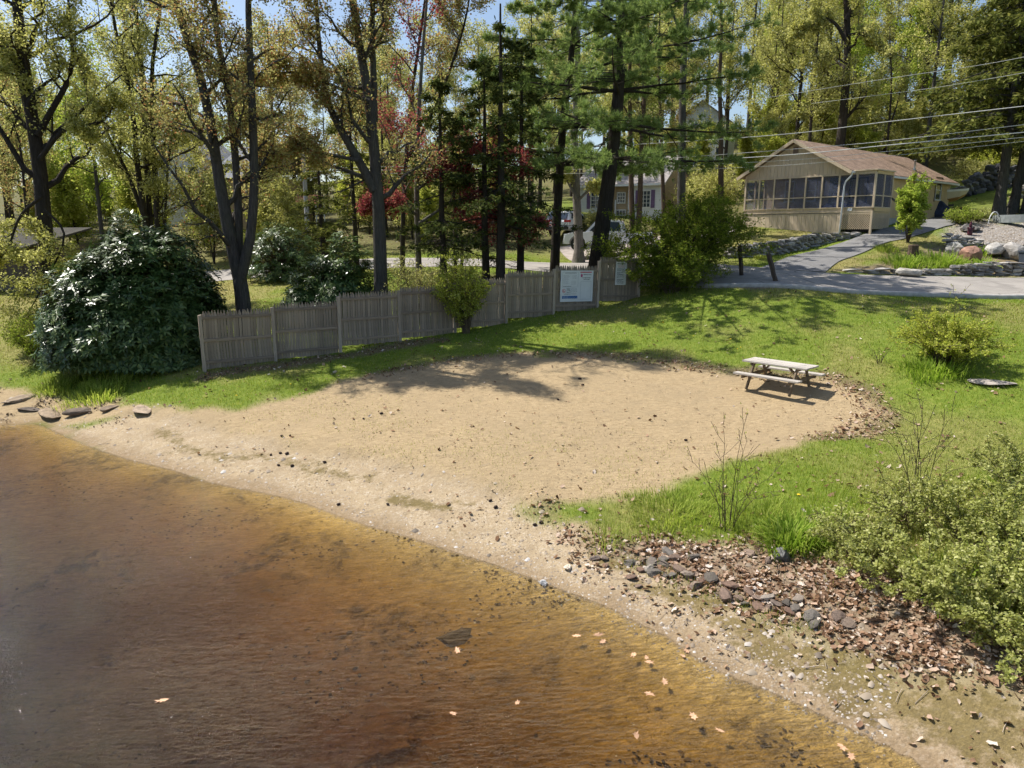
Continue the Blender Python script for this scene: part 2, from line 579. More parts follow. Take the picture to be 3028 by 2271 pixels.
def masks(P, wsd):
    m = {}
    m['sand'] = np.maximum(soft(P, S_SAND, .28, 1.2, 21, 1.3), soft(P, S_LEFT, .25, 1.0, 33, .8))
    m['beach'] = soft(P, S_BEACH, .22, 1.0, 25, .7)
    m['litter'] = soft(P, S_LIT, .35, 1.2, 27, 1.3)
    strand = sstep(1.35, .75, wsd + .7 * (fbm(P[:, 0], P[:, 1], 1.1, 28, 3) - .5)) * (P[:, 1] < 15) * (P[:, 0] > -2)      # open gravel strip below the leaves
    m['litter'] = m['litter'] * (1 - .85 * strand)
    m['sand'] = np.maximum(m['sand'], strand); m['beach'] = np.maximum(m['beach'], strand)
    ms = np.zeros(len(P))
    for u, v, r in MOSS:
        if r > 0:
            c = ground(u, v)[:2]
            q = (P - c) @ np.array([[.86, .5], [-.5, .86]])      # drawn out along the shore
            d = np.hypot(q[:, 0] / 1.9, q[:, 1] / .75)
            ms = np.maximum(ms, sstep(r * 1.2, r * .5, d + .5 * r * (fbm(P[:, 0], P[:, 1], .6, 41, 3) - .5) * 2))
    al = P @ np.array([.86, -.5]); ac = P @ np.array([.5, .86])
    bm = np.exp(-((wsd - 1.0) / .62) ** 2) * sstep(.50, .66, fbm(al * .7, ac * 1.9, 1.0, 43, 4)) * m['beach'] * .8
    m['moss'] = np.maximum(ms, bm)
    # blown leaves along the edge of the sand and under the fence
    e = np.abs(sdf(P, S_SAND))
    edge = sstep(.75, .1, e + .9 * (fbm(P[:, 0], P[:, 1], .9, 51, 3) - .42)) * (P[:, 1] > 15.5) * (P[:, 0] > -4.5)
    fd = np.abs(seg_dist(P, np.array([FENCE_A + (.25, -.45), FENCE_A * .55 + FENCE_B * .45 + (.25, -.45)])))
    edge = np.maximum(edge, sstep(.5, .1, fd + .8 * (fbm(P[:, 0], P[:, 1], .8, 53, 3) - .45)))
    m['leafedge'] = edge
    m['gravel'] = soft(P, S_GRAV, .3, 1, 61, .6)
    m['bed'] = np.maximum(soft(P, S_BED, .3, 1, 63, .8), soft(P, ISLAND, .3, 1, 65, .6))
    dry = np.maximum(soft(P, S_DRY, .5, 2, 67, 1.5), soft(P, FRONTLAWN, .6, 2, 69, 1.6) * .8)
    left = sstep(-10.5, -15, P[:, 0]) * sstep(24, 27, P[:, 1])
    sl = fbm(P[:, 0], P[:, 1], 2.5, 71, 4)
    m['dry'] = np.clip(np.maximum(dry, left * .75) + .55 * sstep(.5, .72, sl), 0, 1)
    far = sstep(47, 52, P[:, 1] + 4 * (fbm(P[:, 0], P[:, 1], 6, 73, 2) - .5))
    lawn2 = np.exp(-(((P[:, 0] - 33) / 7) ** 2 + ((P[:, 1] - 57) / 5) ** 2)) + np.exp(-(((P[:, 0] - 6) / 6) ** 2 + ((P[:, 1] - 63) / 5) ** 2))
    spr = np.exp(-(((P[:, 0] + .8) / 4.6) ** 2 + ((P[:, 1] - 33.5) / 3.8) ** 2))       # needle bed under the spruces
    m['forest'] = np.clip(far - 1.4 * lawn2, 0, 1) + sstep(.35, .6, spr)
    m['wet'] = sstep(.55, .0, wsd + .25 * (fbm(P[:, 0], P[:, 1], .5, 81, 3) - .5)) * (wsd > -.5)
    return m

MK = masks(GP, WSD)
def lookup(P, A):                                 # read a per-vertex field of the ground sheet anywhere
    P = np.atleast_2d(np.asarray(P, float))
    i = np.clip(np.searchsorted(gx, P[:, 0]) - 1, 0, nx - 2); j = np.clip(np.searchsorted(gy, P[:, 1]) - 1, 0, ny - 2)
    fx = np.clip((P[:, 0] - gx[i]) / (gx[i + 1] - gx[i]), 0, 1); fy = np.clip((P[:, 1] - gy[j]) / (gy[j + 1] - gy[j]), 0, 1)
    A = A.reshape(ny, nx)
    return (A[j, i] * (1 - fx) + A[j, i + 1] * fx) * (1 - fy) + (A[j + 1, i] * (1 - fx) + A[j + 1, i + 1] * fx) * fy
def HL(P): return lookup(P, GZ)
def WL(P): return lookup(P, WSD)
def ML(P): return {k: lookup(P, a) for k, a in MK.items()}
gme = mesh_np('ground', np.column_stack([GP, GZ]), GF, None, True)
for k, a in MK.items():
    at_ = gme.attributes.new(k, 'FLOAT', 'POINT')
    at_.data.foreach_set('value', a.astype(np.float32))

def ground_material():
    m, t, b, o = newmat('ground')
    g = G(t)
    P = g.coord()
    n1 = g.noise(P, .7, 5); n2 = g.noise(P, 5, 5, .65); n3 = g.noise(P, 28, 4, .7); n4 = g.noise(P, 90, 3, .7)
    grass = g.ramp(n2, [(.3, (.10, .15, .02)), (.55, (.16, .21, .032)), (.75, (.24, .25, .06))])
    dryc = g.ramp(n2, [(.3, (.20, .17, .06)), (.7, (.36, .29, .13))])
    c = g.mix(g.math('MULTIPLY', g.attr('dry'), .8), grass, dryc)
    forest = g.ramp(n2, [(.3, (.07, .06, .03)), (.5, (.14, .12, .055)), (.62, (.15, .17, .045)), (.8, (.20, .22, .05))])
    c = g.mix(g.attr('forest'), c, forest)
    litc = g.ramp(n3, [(.25, (.07, .045, .03)), (.5, (.19, .13, .085)), (.75, (.33, .25, .18))])
    c = g.mix(g.math('MULTIPLY', g.attr('leafedge'), .8), c, litc)
    # dry upper sand, raked and trodden, with thin weeds
    sand = g.ramp(g.noise(g.mapping(P, (1, 2.6, 1)), 6, 6, .75), [(.25, (.225, .165, .092)), (.5, (.385, .288, .166)), (.75, (.50, .385, .235))])
    sand = g.mix(g.rng(n4, .54, .68, 0, .65), sand, (.19, .135, .085))
    sand = g.mix(g.rng(g.noise(P, 2.6, 5, .7), .52, .72, 0, .6), sand, (.27, .21, .13))
    sand = g.mix(g.rng(n1, .45, .68, 0, .5), sand, (.33, .25, .15))
    # washed gravel strand: pebbles in many tints
    vc = g.voronoi(P, 34, 'Color')
    sep = g.n('ShaderNodeSeparateColor'); g.put(sep.inputs[0], vc)
    peb = g.ramp(sep.outputs[0], [(0, (.22, .165, .105)), (.4, (.38, .295, .195)), (.75, (.48, .39, .275)), (1, (.60, .54, .46))])
    strand = g.mix(g.rng(n2, .4, .65, .15, .7), sand, peb)
    strand = g.mix(.2, strand, (.47, .38, .27))
    strand = g.mix(g.rng(g.noise(P, 1.5, 5, .7), .48, .66, 0, .6), strand, (.30, .225, .14))
    sand = g.mix(g.attr('beach'), sand, strand)
    c = g.mix(g.attr('sand'), c, sand)
    lit = g.mix(g.rng(n2, .38, .6), (.30, .235, .16), litc)
    c = g.mix(g.attr('litter'), c, lit)
    moss = g.ramp(n3, [(.3, (.085, .065, .02)), (.6, (.165, .125, .04)), (.8, (.26, .195, .09))])
    c = g.mix(g.math('MULTIPLY', g.rng(g.math('ADD', g.attr('moss'), g.math('MULTIPLY', g.math('SUBTRACT', g.noise(P, 4.5, 6, .75), .5), 2.6)), .45, .95), .8), c, moss)
    gra = g.ramp(g.voronoi(P, 14, 'Distance'), [(0, (.40, .36, .32)), (.5, (.30, .27, .24)), (1, (.15, .13, .11))])
    c = g.mix(g.attr('gravel'), c, gra)
    bed = g.ramp(n2, [(.3, (.13, .09, .06)), (.6, (.27, .2, .14)), (.8, (.38, .3, .22))])
    c = g.mix(g.math('MULTIPLY', g.attr('bed'), .85), c, bed)
    c = g.mix(g.math('MULTIPLY', g.attr('wet'), .55), c, g.mix(1.0, c, (.50, .42, .34), 'MULTIPLY'))
    # lake bed: amber sand with drifts of sunken leaf mould
    sx = g.n('ShaderNodeSeparateXYZ'); g.put(sx.inputs[0], P)
    under = g.rng(sx.outputs[2], -.015, .0, 1, 0)
    bn = g.noise(P, .55, 6, .68, .4)
    bn2 = g.noise(g.mapping(P, (1, 1, 1)), 3.2, 6, .72, .6)
    bedc = g.ramp(n3, [(.2, (.44, .30, .10)), (.8, (.60, .42, .16))])
    rip_light = g.noise(g.mapping(P, (1.2, 4.6, 1), (0, 0, R(-22))), 3.4, 5, .7, 1.0)  # bed ripple marks and the water's ripple light, painted as streaks into the colour
    bedc = g.mix(1.0, bedc, _grey(g, g.rng(rip_light, .32, .68, .58, 1.25)), 'MULTIPLY')
    drift = g.math('MULTIPLY', g.rng(bn, .50, .62), g.rng(bn2, .40, .56))
    bedc = g.mix(g.math('MULTIPLY', drift, .85), bedc, (.055, .04, .02))
    spots = g.rng(g.noise(P, 7.5, 4, .6), .63, .70)
    bedc = g.mix(g.math('MULTIPLY', spots, .7), bedc, (.07, .05, .028))
    bedc = g.mix(g.rng(g.noise(P, .23, 3), .5, .68, 0, .5), bedc, (.20, .13, .05))
    bedc = g.mix(g.rng(g.math('ADD', sx.outputs[2], g.math('MULTIPLY', g.math('SUBTRACT', bn, .5), .7)), -.85, -.3, .8, 0), bedc, (.14, .105, .062))      # silt lies in the deeper water
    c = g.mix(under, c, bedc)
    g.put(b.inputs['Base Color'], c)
    b.inputs['Roughness'].default_value = .93
    b.inputs['Specular IOR Level'].default_value = .1
    hgt = g.math('ADD', g.math('MULTIPLY', n2, .6), g.math('MULTIPLY', n3, .4))
    g.put(b.inputs['Normal'], g.bump(hgt, .8, .07))
    return m
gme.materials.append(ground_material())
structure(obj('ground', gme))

# ---- lake water: clear brown water that tints with depth
def water_material():
    m, t, b, o = newmat('lake_water')
    g = G(t)
    t.nodes.remove(b)
    P = g.coord()
    P1 = g.mapping(P, (1.0, 3.4, 1), (0, 0, R(-24)))
    P2 = g.mapping(P, (1.0, 2.4, 1), (0, 0, R(-50)))
    a = g.noise(P1, 5.5, 5, .65, .9)
    c = g.noise(P2, 1.3, 3, .55, .6)
    h = g.math('ADD', g.math('MULTIPLY', a, .55), g.math('MULTIPLY', c, .9))
    calm = g.rng(g.noise(P, .16, 2), .38, .6, .35, 1.0)
    bp = g.n('ShaderNodeBump')
    g.put(bp.inputs['Height'], g.math('MULTIPLY', h, calm))
    bp.inputs['Strength'].default_value = 1.0
    bp.inputs['Distance'].default_value = .08
    gl = g.n('ShaderNodeBsdfGlossy'); gl.inputs['Roughness'].default_value = .045
    g.put(gl.inputs['Normal'], bp.outputs[0])
    tr = g.n('ShaderNodeBsdfTransparent')
    fr = g.n('ShaderNodeFresnel'); fr.inputs[0].default_value = 1.34
    g.put(fr.inputs['Normal'], bp.outputs[0])
    mx = g.n('ShaderNodeMixShader')
    g.put(mx.inputs[0], fr.outputs[0])
    t.links.new(tr.outputs[0], mx.inputs[1]); t.links.new(gl.outputs[0], mx.inputs[2])
    t.links.new(mx.outputs[0], o.inputs['Surface'])
    va = g.n('ShaderNodeVolumeAbsorption')
    va.inputs[0].default_value = (.62, .48, .12, 1)
    va.inputs[1].default_value = 3.6
    t.links.new(va.outputs[0], o.inputs['Volume'])
    return m
wb = MB().box((0, -67.5, -1.6), (370, 205, 3.2))
wo = structure(wb.build('lake_water', water_material()))

# ---- roads
def asphalt(name, col):
    m, t, b, o = newmat(name)
    g = G(t)
    P = g.coord()
    n = g.noise(P, 1.2, 5, .6); f = g.noise(P, 60, 3, .7)
    c = g.ramp(n, [(.3, tuple(x * .8 for x in col)), (.7, tuple(x * 1.2 for x in col))])
    c = g.mix(g.rng(f, .35, .7, 0, .5), c, tuple(x * 1.5 for x in col))
    vv = g.n('ShaderNodeTexVoronoi', feature='DISTANCE_TO_EDGE')
    wv = g.mix(.12, P, g.n('ShaderNodeTexNoise').outputs['Color'])
    g.put(vv.inputs['Vector'], wv); vv.inputs['Scale'].default_value = .55
    c = g.mix(g.math('MULTIPLY', g.rng(vv.outputs['Distance'], .004, .02, 1, 0), g.rng(n, .4, .6)), c, tuple(x * .4 for x in col))
    c = g.mix(g.rng(g.noise(P, .5, 3), .58, .62, 0, .35), c, tuple(x * .65 for x in col))
    g.put(b.inputs['Base Color'], c)
    b.inputs['Roughness'].default_value = .9
    g.put(b.inputs['Normal'], g.bump(f, .3, .01))
    return m
M_ROAD = asphalt('road_asphalt', (.275, .25, .222))
M_DRIVE = asphalt('drive_asphalt', (.165, .16, .155))

def spline(pts, n):
    pts = np.array(pts, float)
    k = len(pts)
    out = []
    ts = np.linspace(0, k - 1, n)
    for t in ts:
        i = min(int(t), k - 2); f = t - i
        p0 = pts[max(i - 1, 0)]; p1 = pts[i]; p2 = pts[i + 1]; p3 = pts[min(i + 2, k - 1)]
        out.append(.5 * ((2 * p1) + (-p0 + p2) * f + (2 * p0 - 5 * p1 + 4 * p2 - p3) * f * f + (-p0 + 3 * p1 - 3 * p2 + p3) * f ** 3))
    return np.array(out)

def strip(edgeA, edgeB, n, m, lift):
    A = spline(edgeA, n); B = spline(edgeB, n)
    s = np.linspace(0, 1, m)
    P = A[:, None] * (1 - s[None, :, None]) + B[:, None] * s[None, :, None]
    P = P.reshape(-1, 2)
    V = np.column_stack([P, H(P) + lift])
    i, j = np.meshgrid(np.arange(m - 1), np.arange(n - 1))
    q = (j * m + i).ravel()
    return V, np.stack([q, q + 1, q + 1 + m, q + m], 1)

roadN = [(60, 24.0), (34, 26.3)] + [tuple(ground(u, v)[:2]) for u, v in [(3023,883),(2760,878),(2454,862)]] + [(8.9, 29.2), (5.8, 33.3), (2.0, 37.2), (-6, 40.6), (-16, 41.5), (-40, 41.5), (-90, 42)]
roadF = [(60, 30.0), (34, 32.0)] + [tuple(ground(u, v)[:2]) for u, v in [(3028,822),(2651,817),(2419,806)]] + [(11.0, 34.2), (8.6, 38.3), (4.0, 42.2), (-6, 45.6), (-16, 46.3), (-40, 46.3), (-90, 47)]
V, Fq = strip(roadN, roadF, 200, 26, .025)
structure(obj('road', mesh_np('road', V, Fq, M_ROAD, True)))
dA = [tuple(ground(u, v)[:2]) for u, v in [(2240,797),(2330,762),(2440,735),(2540,700),(2600,680),(2680,660),(2750,648),(2790,636)]]
dB = [tuple(ground(u, v)[:2]) for u, v in [(2440,806),(2480,775),(2560,745),(2650,712),(2730,692),(2790,672),(2835,655),(2850,640)]]
V, Fq = strip(dA, dB, 70, 16, .04)
structure(obj('driveway', mesh_np('driveway', V, Fq, M_DRIVE, True)))
pa = [(9.6, 38.8), (7.0, 41.0), (4.0, 42.6)]; pb = [(14.5, 46.0), (9.5, 49.6), (3.0, 52.0)]
V, Fq = strip(pa, pb, 24, 16, .04)
structure(obj('parking_pad', mesh_np('parking_pad', V, Fq, simple('pad', (.36, .31, .27), .9, .2, 3, .3), True)))
# the asphalt kerb along the lawn
kn = spline(roadN[1:7], 60)
mb = MB()
prof = [(-.10, -.1), (-.10, .10), (-.05, .14), (.08, .14), (.14, .03), (.14, -.1)]
tan = np.gradient(kn, axis=0); tan /= np.linalg.norm(tan, axis=1)[:, None]
nor = np.column_stack([-tan[:, 1], tan[:, 0]])
if nor[10, 1] < 0: nor = -nor
KV = []
kh = H(kn)
for i in range(len(kn)):
    for p, q in prof:
        pp = kn[i] + nor[i] * (p + .02 * math.sin(i * .9))
        KV.append((pp[0], pp[1], kh[i] + .02 + q))
KF = [(i*6+k, i*6+(k+1) % 6, (i+1)*6+(k+1) % 6, (i+1)*6+k) for i in range(len(kn)-1) for k in range(6)]
structure(obj('kerb', mesh_np('kerb', KV, KF, simple('kerb', (.40, .385, .36), .9, .25, 5, .4), False)))
# ================================================================== materials for built things
def woodmat(name, col, stretch=(30, 30, 2), var=.35, rough=.85, perobj=.16):
    return simple(name, col, rough, var, 1.0, .35, stretch, perobj=perobj, spec=.15, dist=.006)
M_PICKET = woodmat('weathered_picket', (.30, .245, .19), (40, 40, 1.5), .35, perobj=.22)
M_RAIL = woodmat('weathered_rail', (.27, .215, .165), (2, 40, 40), .3)
M_POST = woodmat('weathered_post', (.40, .33, .26), (25, 25, 2), .3)
M_TTOP = woodmat('silvered_plank', (.46, .42, .37), (2, 45, 45), .3, perobj=.12)
M_TLEG = woodmat('brown_timber', (.19, .145, .10), (20, 20, 3), .3)
M_OLDPOST = woodmat('dark_post', (.085, .065, .05), (20, 20, 3), .45)
M_SIGNW = simple('sign_white', (.72, .73, .74), .5, .04, 3, 0)
M_INK = simple('sign_ink', (.05, .055, .07), .6, .1, 3, 0)
M_GREYINK = simple('sign_grey_print', (.33, .35, .38), .6, .1, 3, 0)
M_RED = simple('sign_red', (.55, .07, .10), .6, .1, 3, 0)
M_BLUE = simple('sign_blue', (.03, .13, .36), .5, .15, 3, 0)

# ================================================================== stockade fence
fdir = FENCE_B - FENCE_A
FLEN = float(np.linalg.norm(fdir)); fdir /= FLEN
FANG = math.atan2(fdir[1], fdir[0])
PW = FLEN / 8
fence = thing('stockade_fence', 'weathered grey stockade fence of eight stepped picket panels along the lawn', 'fence', (FENCE_A[0], FENCE_A[1], hz(*FENCE_A)), FANG)
fz0 = fence.location.z
tipUV = [(700,915),(910,893),(1105,862),(1270,846),(1440,823),(1571,800),(1705,785),(1829,761)]
tops = []
for k, (u, v) in enumerate(tipUV):
    q = FENCE_A + fdir * PW * (k + .5)
    tops.append(at(u, v, q[1])[2])
picks = []
for k in range(5):
    h = 1.83; wd = .084 - .003 * (k % 3)
    tip = .10 + .015 * k
    sk = (-.012, .0, .008, -.005, .012)[k]
    o_ = [(-wd/2, 0), (wd/2, 0), (wd/2, h - tip), (sk + .008, h), (sk - .008, h), (-wd/2, h - tip)]
    m_ = MB().prism(o_, 0, .02, lambda p, q, t: (p, t, q)).mesh('picket', M_PICKET)
    picks.append(m_)
railme = MB().box((0, 0, 0), (PW - .1, .042, .085)).mesh('rail', M_RAIL)
ROLL = [0, 0, 0, .4, .8, .9, 1.6, 2.2]
panelM = []
for k in range(8):
    base = tops[k] - 1.83 - fz0
    M = Matrix.Translation((PW * (k + .5), 0, base)) @ Matrix.Rotation(R(ROLL[k]), 4, 'Y') @ Matrix.Rotation(R(random.uniform(-.4, .4)), 4, 'X')
    panelM.append(M)
    n = 23
    for i in range(n):
        x = -PW / 2 + .06 + (PW - .12) * (i + .5) / n
        o = obj('picket', picks[random.randrange(5)], fence)
        o.matrix_local = M @ Matrix.Translation((x, random.uniform(-.003, .004), random.uniform(-.018, .012))) @ Matrix.Rotation(R(random.uniform(-.5, .5)), 4, 'Y')
    for zr in (.215, .905, 1.61):
        o = obj('rail', railme, fence)
        o.matrix_local = M @ Matrix.Translation((0, -.027, zr)) @ Matrix.Rotation(R(random.uniform(-.35, .35)), 4, 'Y')
for k in range(9):
    q = FENCE_A + fdir * PW * k
    zb = hz(*q) - .15
    zt = max([tops[j] for j in (k - 1, k) if 0 <= j < 8]) - .11
    mb = MB()
    hh = zt - zb
    mb.prism([(-.05, 0), (.05, 0), (.05, hh), (-.05, hh - .02)], -.06, .05, lambda p, t_, t: (p, t, t_))
    rl = R((ROLL[min(k, 7)] + ROLL[max(k - 1, 0)]) / 2)
    o = mb.build('post', M_POST, fence, (PW * k, -.012, zb - fz0), (R(random.uniform(-.8, .8)), rl, 0))

# ---- the two notices screwed to the fence
def on_panel(k, x, z, y=-.06):
    M = fence.matrix_basis @ panelM[k] @ Matrix.Translation((x - PW / 2, y, z)) @ Matrix.Rotation(R(90), 4, 'X')
    return M                                       # local x along the fence, local y up, local z towards the lake
def sign(name, label, k, x0, x1, z0, z1):
    t = thing(name, label, 'sign')
    t.matrix_basis = on_panel(k, (x0 + x1) / 2, (z0 + z1) / 2)
    W, Hh = x1 - x0, z1 - z0
    MB().box((0, 0, 0), (W, Hh, .012)).build('panel', M_SIGNW, t)
    return t, W, Hh
def words(mb, x0, x1, y, h, dens=.8):
    x = x0
    while x < x1:
        l = random.uniform(.025, .07)
        e = min(x + l, x1)
        mb.box(((x + e) / 2, y, .0075), (e - x, h, .002)); x = e + .014
def frame(mb, x0, x1, y0, y1, wd):
    for a, b, c_, d in ((x0, x1, y0, y0 + wd), (x0, x1, y1 - wd, y1), (x0, x0 + wd, y0 + wd, y1 - wd), (x1 - wd, x1, y0 + wd, y1 - wd)):
        mb.box(((a + b) / 2, (c_ + d) / 2, .0075), (b - a, d - c_, .002))
sg, W_, H_ = sign('information_board', 'large white information board with blue band and red bar on the fence', 6, .29, 1.90, .37, 1.63)
def sx(f): return (f - .5) * W_
def sy(f): return (.5 - f) * H_
gp = MB(); ink = MB()
frame(gp, sx(.05), sx(.53), sy(.53), sy(.055), .007)
for i in range(13):
    words(gp, sx(.08), sx(.08 + random.uniform(.13, .2)), sy(.15 + i * .023), .008)
for i in range(5):
    words(gp, sx(.35), sx(.48), sy(.15 + i * .026), .008)
frame(gp, sx(.32), sx(.45), sy(.455), sy(.33), .005)
for i in range(4):
    words(gp, sx(.335), sx(.44), sy(.355 + i * .024), .007)
for i in range(6):
    words(gp, sx(.30), sx(.51), sy(.575 + i * .021), .008)
for i in range(3):
    words(gp, sx(.30), sx(.50), sy(.72 + i * .022), .008)
frame(gp, sx(.615), sx(.94), sy(.93), sy(.345), .007)
gp.build('small_print', M_GREYINK, sg)
words(ink, sx(.13), sx(.47), sy(.082), .018)
words(ink, sx(.08), sx(.32), sy(.505), .016)
words(ink, sx(.69), sx(.94), sy(.135), .022)
words(ink, sx(.66), sx(.92), sy(.235), .024)
words(ink, sx(.70), sx(.89), sy(.285), .022)
words(gp, sx(.72), sx(.86), sy(.325), .014)
ink.build('headings', M_INK, sg)
for s_, fx, fy, sz in (('HELP', .185, .605, .075), ('STOP', .185, .655, .075), ('AQUATIC', .17, .71, .055), ('HITCHHIKERS', .10, .765, .05)):
    text('lettering', s_, sz, M_INK, sg, (sx(fx), sy(fy), .0075), (0, 0, 0))
MB().box((sx(.765), sy(.055), .0075), (.36 * W_, .03 * H_, .002)).build('red_bar', M_RED, sg)
MB().box((sx(.29), sy(.855), .0075), (.47 * W_, .085 * H_, .002)).build('blue_band', M_BLUE, sg)
mb = MB(); words(mb, sx(.07), sx(.24), sy(.845), .014); words(mb, sx(.09), sx(.50), sy(.88), .01)
o = mb.build('band_print', M_SIGNW, sg); o.location.z = .0022
def ring(r0, r1, n=24):
    m = MB(); V = []; F = []
    for k in range(n):
        a = 2 * math.pi * k / n
        V += [(r0 * math.cos(a), r0 * math.sin(a), 0), (r1 * math.cos(a), r1 * math.sin(a), 0)]
        j = (k + 1) % n
        F.append((2 * k, 2 * k + 1, 2 * j + 1, 2 * j))
    return m.add(V, F)
mb = ring(.062, .078); mb.box((0, 0, 0), (.12, .014, .001), (0, 0, R(-45)))
mb.build('prohibition_ring', M_RED, sg, (sx(.105), sy(.65), .0085))
MB().prism([(-.045, -.01), (-.02, .015), (.03, .02), (.045, .0), (.02, -.02)], 0, .001, lambda p, q, t: (p, q, t)).build('red_emblem', M_RED, sg, (sx(.095), sy(.655), .0095))
MB().prism([(.05 * math.cos(a * math.pi / 8), .07 * math.sin(a * math.pi / 8)) for a in range(16)], 0, .002, lambda p, q, t: (p, q, t)).build('round_emblem', simple('emblem', (.5, .09, .20), .6, .5, 30, 0), sg, (sx(.635), sy(.16), .0065))
sg2, W_, H_ = sign('rules_sign', 'narrow white notice of printed lines on the last fence panel', 7, .86, 1.43, .68, 1.65)
ink = MB(); rd = MB()
for f0, f1, fy, h in ((.12, .9, .09, .035), (.12, .85, .30, .016), (.12, .78, .345, .016), (.12, .5, .385, .018), (.13, .72, .455, .018), (.13, .42, .495, .016), (.13, .75, .54, .018),
                      (.13, .74, .575, .018), (.12, .78, .65, .018), (.12, .3, .69, .016), (.13, .75, .76, .02), (.13, .62, .80, .018), (.13, .78, .86, .02), (.15, .78, .915, .022)):
    words(ink, sx(f0), sx(f1), sy(fy), h)
for f0, f1, fy, h in ((.16, .88, .16, .012), (.2, .8, .205, .014), (.2, .85, .25, .012)):
    words(rd, sx(f0), sx(f1), sy(fy), h)
ink.build('printed_lines', M_INK, sg2); rd.build('red_lines', simple('faded_red', (.5, .2, .2), .6), sg2)

# ================================================================== picnic table
tp = ground(2300, 1150)
tb = thing('picnic_table', 'weathered wooden picnic table with two attached benches on the sand', 'picnic table', (tp[0], tp[1], tp[2] - .015), R(-47))
plank = MB().box((0, 0, 0), (1.86, .138, .04)).mesh('tabletop_plank', M_TTOP)
for i in range(5):
    obj('tabletop_plank', plank, tb, (random.uniform(-.012, .012), (i - 2) * .147, .735 + random.uniform(-.003, .003)), (R(random.uniform(-.6, .6)), 0, R(random.uniform(-.2, .2))))
bplank = MB().box((0, 0, 0), (1.86, .245, .042)).mesh('bench_plank', M_TTOP)
for s in (-1, 1):
    obj('bench_plank', bplank, tb, (0, s * .70, .445), (R(random.uniform(-.6, .6)), 0, 0))
for x in (-.62, .62):
    for s in (-1, 1):
        MB().bar((x, s * .60, 0), (x, s * .24, .713), .09, .042, (1, 0, 0)).build('leg', M_TLEG, tb)
    xi = x + (.05 if x > 0 else -.05)
    MB().bar((xi, -.80, .378), (xi, .80, .378), .04, .09).build('bench_support', M_TLEG, tb)
    MB().bar((xi, -.34, .68), (xi, .34, .68), .04, .07).build('top_cleat', M_TLEG, tb)
    MB().bar((x * .92, 0, .385), (x * .36, 0, .705), .07, .04).build('brace', M_TLEG, tb)

# ================================================================== two old posts at the road island
def oldpost(label, ub, vb, ut, vt, w_):
    b = ground(ub, vb); t_ = at(ut, vt, b[1] + .05)
    mb = MB()
    n = 7; pts = []; rr = []
    for i in range(n):
        f = i / (n - 1)
        p = Vector(b) * (1 - f) + Vector(t_) * f - Vector((b[0], b[1], b[2] + .1 - .1 * f))
        pts.append(p + Vector((random.uniform(-.012, .012), 0, 0))); rr.append(w_ * (1 + random.uniform(-.07, .07)) * (1.1 if i == 0 else 1))
    mb.tube(pts, rr, 6)
    mb.tube([pts[-1], pts[-1] + Vector((.01, 0, .07))], [w_ * .7, w_ * .35], 5)
    o = mb.build('wooden_post', M_OLDPOST, None, (b[0], b[1], b[2]))
    return tag(o, label, 'post')
oldpost('dark upright wooden post beside the feathery green shrub at the road', 2194, 815, 2187, 727, .105)
oldpost('dark wooden post leaning left at the edge of the road', 2296, 832, 2273, 752, .10)

# ================================================================== rocks
def rockmesh(seed, mat, n_sub=1, rough=.16, boxy=.55):
    r = np.random.default_rng(seed)
    t = (1 + 5 ** .5) / 2
    V = np.array([(-1,t,0),(1,t,0),(-1,-t,0),(1,-t,0),(0,-1,t),(0,1,t),(0,-1,-t),(0,1,-t),(t,0,-1),(t,0,1),(-t,0,-1),(-t,0,1)], float)
    V /= np.linalg.norm(V[0])
    F = [(0,11,5),(0,5,1),(0,1,7),(0,7,10),(0,10,11),(1,5,9),(5,11,4),(11,10,2),(10,7,6),(7,1,8),(3,9,4),(3,4,2),(3,2,6),(3,6,8),(3,8,9),(4,9,5),(2,4,11),(6,2,10),(8,6,7),(9,8,1)]
    V = list(map(tuple, V))
    for _ in range(n_sub):
        cache = {}; NF = []
        def mid(a, b):
            k = (min(a, b), max(a, b))
            if k not in cache:
                m = np.array(V[a]) + np.array(V[b]); m /= np.linalg.norm(m)
                V.append(tuple(m)); cache[k] = len(V) - 1
            return cache[k]
        for a, b, c in F:
            x, y, z = mid(a, b), mid(b, c), mid(c, a)
            NF += [(a, x, z), (b, y, x), (c, z, y), (x, y, z)]
        F = NF
    V = np.array(V)
    V = np.sign(V) * np.abs(V) ** boxy
    V /= np.abs(V).max(0)
    nrm = r.normal(size=(7, 3)); nrm /= np.linalg.norm(nrm, axis=1)[:, None]
    for nn in nrm:                                  # broken faces
        d = V @ nn; lim = r.uniform(.5, .9)
        V = V - np.maximum(d - lim, 0)[:, None] * nn
    V += r.normal(0, rough * .35, V.shape)
    me = bpy.data.meshes.new('stone')
    me.from_pydata((V * .5).tolist(), [], F)
    me.materials.append(mat)
    me.update()
    return me
def stonemat(name, stops, scale=5):
    m, t, b, o = newmat(name)
    g = G(t)
    P = g.coord()
    c = g.ramp(g.objrand(), stops)
    n = g.noise(P, scale, 6, .65)
    c = g.mix(1.0, c, _grey(g, g.rng(n, .25, .75, .55, 1.35)), 'MULTIPLY')
    g.put(b.inputs['Base Color'], c)
    b.inputs['Roughness'].default_value = .9
    g.put(b.inputs['Normal'], g.bump(n, .5, .03))
    return m
M_FIELD = stonemat('fieldstone', [(0, (.17, .155, .14)), (.4, (.28, .26, .235)), (.7, (.36, .335, .30)), (1, (.46, .42, .38))])
M_DARKST = stonemat('dark_stone', [(0, (.045, .045, .05)), (.6, (.09, .09, .10)), (1, (.19, .19, .20))])
M_SHOREST = stonemat('shore_stone', [(0, (.09, .075, .06)), (.3, (.16, .14, .12)), (.55, (.16, .095, .065)), (.8, (.22, .165, .125)), (1, (.27, .24, .205))])
